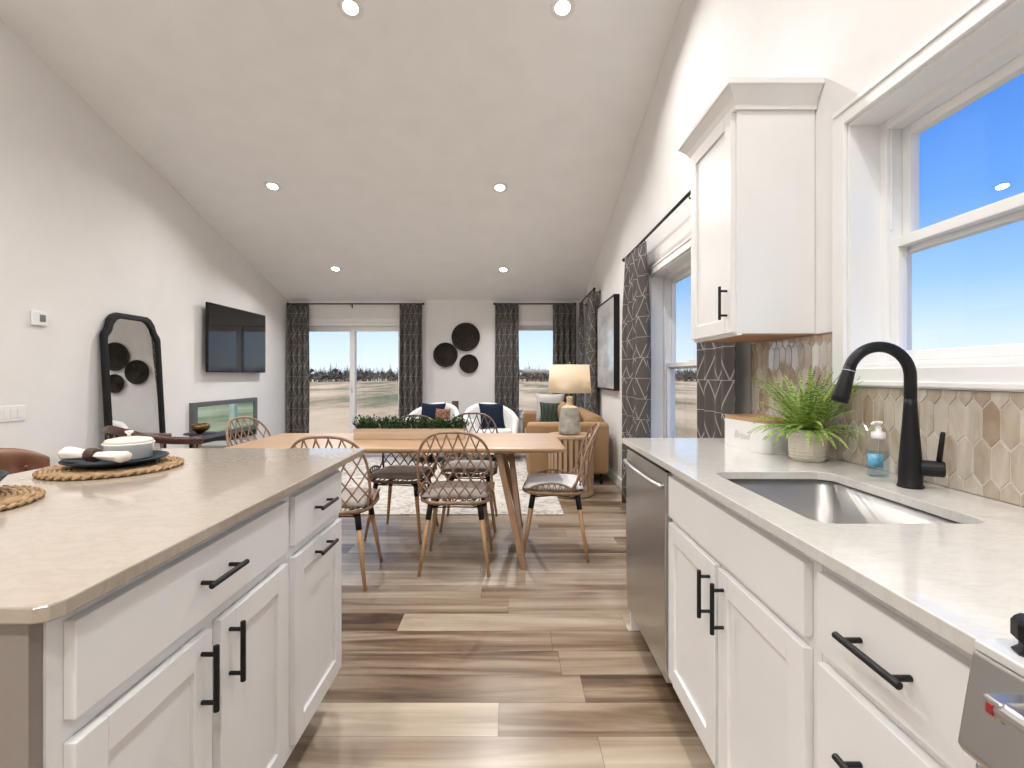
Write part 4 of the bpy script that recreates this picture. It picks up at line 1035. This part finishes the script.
rod('dark curtain rod above the dining window on the right wall', (RX, 2.36, 2.325), (RX, 4.70, 2.325), (.03, .27, .97), (.094, 0, 0))
for lb, cx, wd, pl in (('patterned curtain left of the sliding patio door', -3.44, .36, 4), ('patterned curtain right of the sliding patio door', -1.61, .37, 4), ('patterned curtain left of the far wall window', -.065, .38, 4), ('patterned curtain right of the far wall window, in the room corner', .865, .38, 4)):
    curtain(lb, cx, RY, wd, 'x', .02, 2.352, pl, phase=cx)
curtain('patterned curtain on the corner window of the right wall beside the picture', RX, 6.62, .42, 'y', .02, 2.332, 4)
curtain('far patterned curtain of the corner window on the right wall', RX, 7.60, .22, 'y', .02, 2.332, 3)
curtain('patterned curtain left of the dining window, beyond the counter end', RX, 4.29, .72, 'y', .02, 2.312, 4, full=1.7, amp=.050, spread=.84)
curtain('patterned curtain right of the dining window, under the wall cabinet', RX, 2.62, .46, 'y', .02, 2.312, 4, full=1.4, amp=.018)

# ------------------------------------------------------------------ outdoors
def field():
    m = mat('dry grass field', (.4, .35, .2), .95); N, L = nodes(m); b = N['Principled BSDF']; t = N.new('ShaderNodeTexCoord'); mp = N.new('ShaderNodeMapping'); mp.inputs['Scale'].default_value = (1.3, .42, 1)
    n = N.new('ShaderNodeTexNoise'); n.inputs['Scale'].default_value = .09; n.inputs['Detail'].default_value = 12; n.inputs['Roughness'].default_value = .65; L.new(t.outputs['Object'], mp.inputs[0]); L.new(mp.outputs[0], n.inputs[0])
    r_ = N.new('ShaderNodeValToRGB'); E = r_.color_ramp.elements; E[0].position = .36; E[0].color = (.13, .13, .045, 1); E[1].position = .66; E[1].color = (.68, .52, .32, 1)
    for p, c in ((.43, (.20, .19, .075)), (.47, (.38, .27, .14)), (.53, (.55, .41, .235))): q = E.new(p); q.color = (*c, 1)
    L.new(n.outputs[0], r_.inputs[0]); L.new(r_.outputs[0], b.inputs['Base Color']); return m
m = MB(); nx, ny = 60, 60; rows = []
for j in range(ny+1):
    row = []
    for i in range(nx+1):
        x = -300+600*i/nx; y = -100+400*j/ny; dd_ = max(0, hypot(x, y-3)-25); z = -.55 + min(1, dd_/60)*(.55*noise.noise(Vector((x*.02, y*.03, 2)))) - min(.3, dd_*.005)
        row.append((x, y, z))
    rows.append(row)
m.sheet(rows); o = m.build('ground', field(), smooth=True); tag(o, kind='structure')
M_tree = mat('bare winter trees', (.085, .075, .062), .95, var=.4, vscale=.3)
m = MB(); rnd = random.Random(21)
for k in range(1500):
    a = rnd.uniform(-1.0, 1.45); R_ = rnd.uniform(150, 190) if a < .55 else rnd.uniform(125, 165)
    x, y = R_*sin(a), R_*cos(a); h = rnd.uniform(2.5, 4.4)*(1.35 if rnd.random() < .12 else 1)*(1.0 if a < .55 else 1.15); zb = -1.0
    m.tube([(x, y, zb), (x+rnd.uniform(-.3, .3), y, zb+h*.6), (x+rnd.uniform(-.5, .5), y, zb+h+.8)], [.16, .10, .03], 4, cap=False)
    for q in range(9):
        z1_ = zb+h*rnd.uniform(.25, .85); aa = rnd.uniform(0, 2*pi); l = rnd.uniform(.5, 1.5); 
        m.tube([(x, y, z1_), (x+cos(aa)*l, y+sin(aa)*l, z1_+l*rnd.uniform(.5, 1.1))], [.07, .02], 3, cap=False)
    if rnd.random() < .8:   # brushy clump
        c = Vector((x, y, zb+h*.35)); n = len(m.v); rr_ = rnd.uniform(1.0, 2.2)
        for q in range(12):
            aa = rnd.uniform(0, 2*pi); e_ = rnd.uniform(-.3, 1.4); dv = Vector((cos(aa)*cos(e_)*rr_*1.3, sin(aa)*cos(e_)*rr_, sin(e_)*h*.45)); tv = Vector((rnd.uniform(-.5, .5), rnd.uniform(-.5, .5), rnd.uniform(-.4, .4)))
            n = len(m.v); m.v += [tuple(c), tuple(c+dv+tv), tuple(c+dv-tv)]; m.f.append((n, n+1, n+2))
o = m.build('treeline', M_tree, fix=False); tag(o, 'band of bare brown trees along the horizon outside', 'trees', kind='stuff')
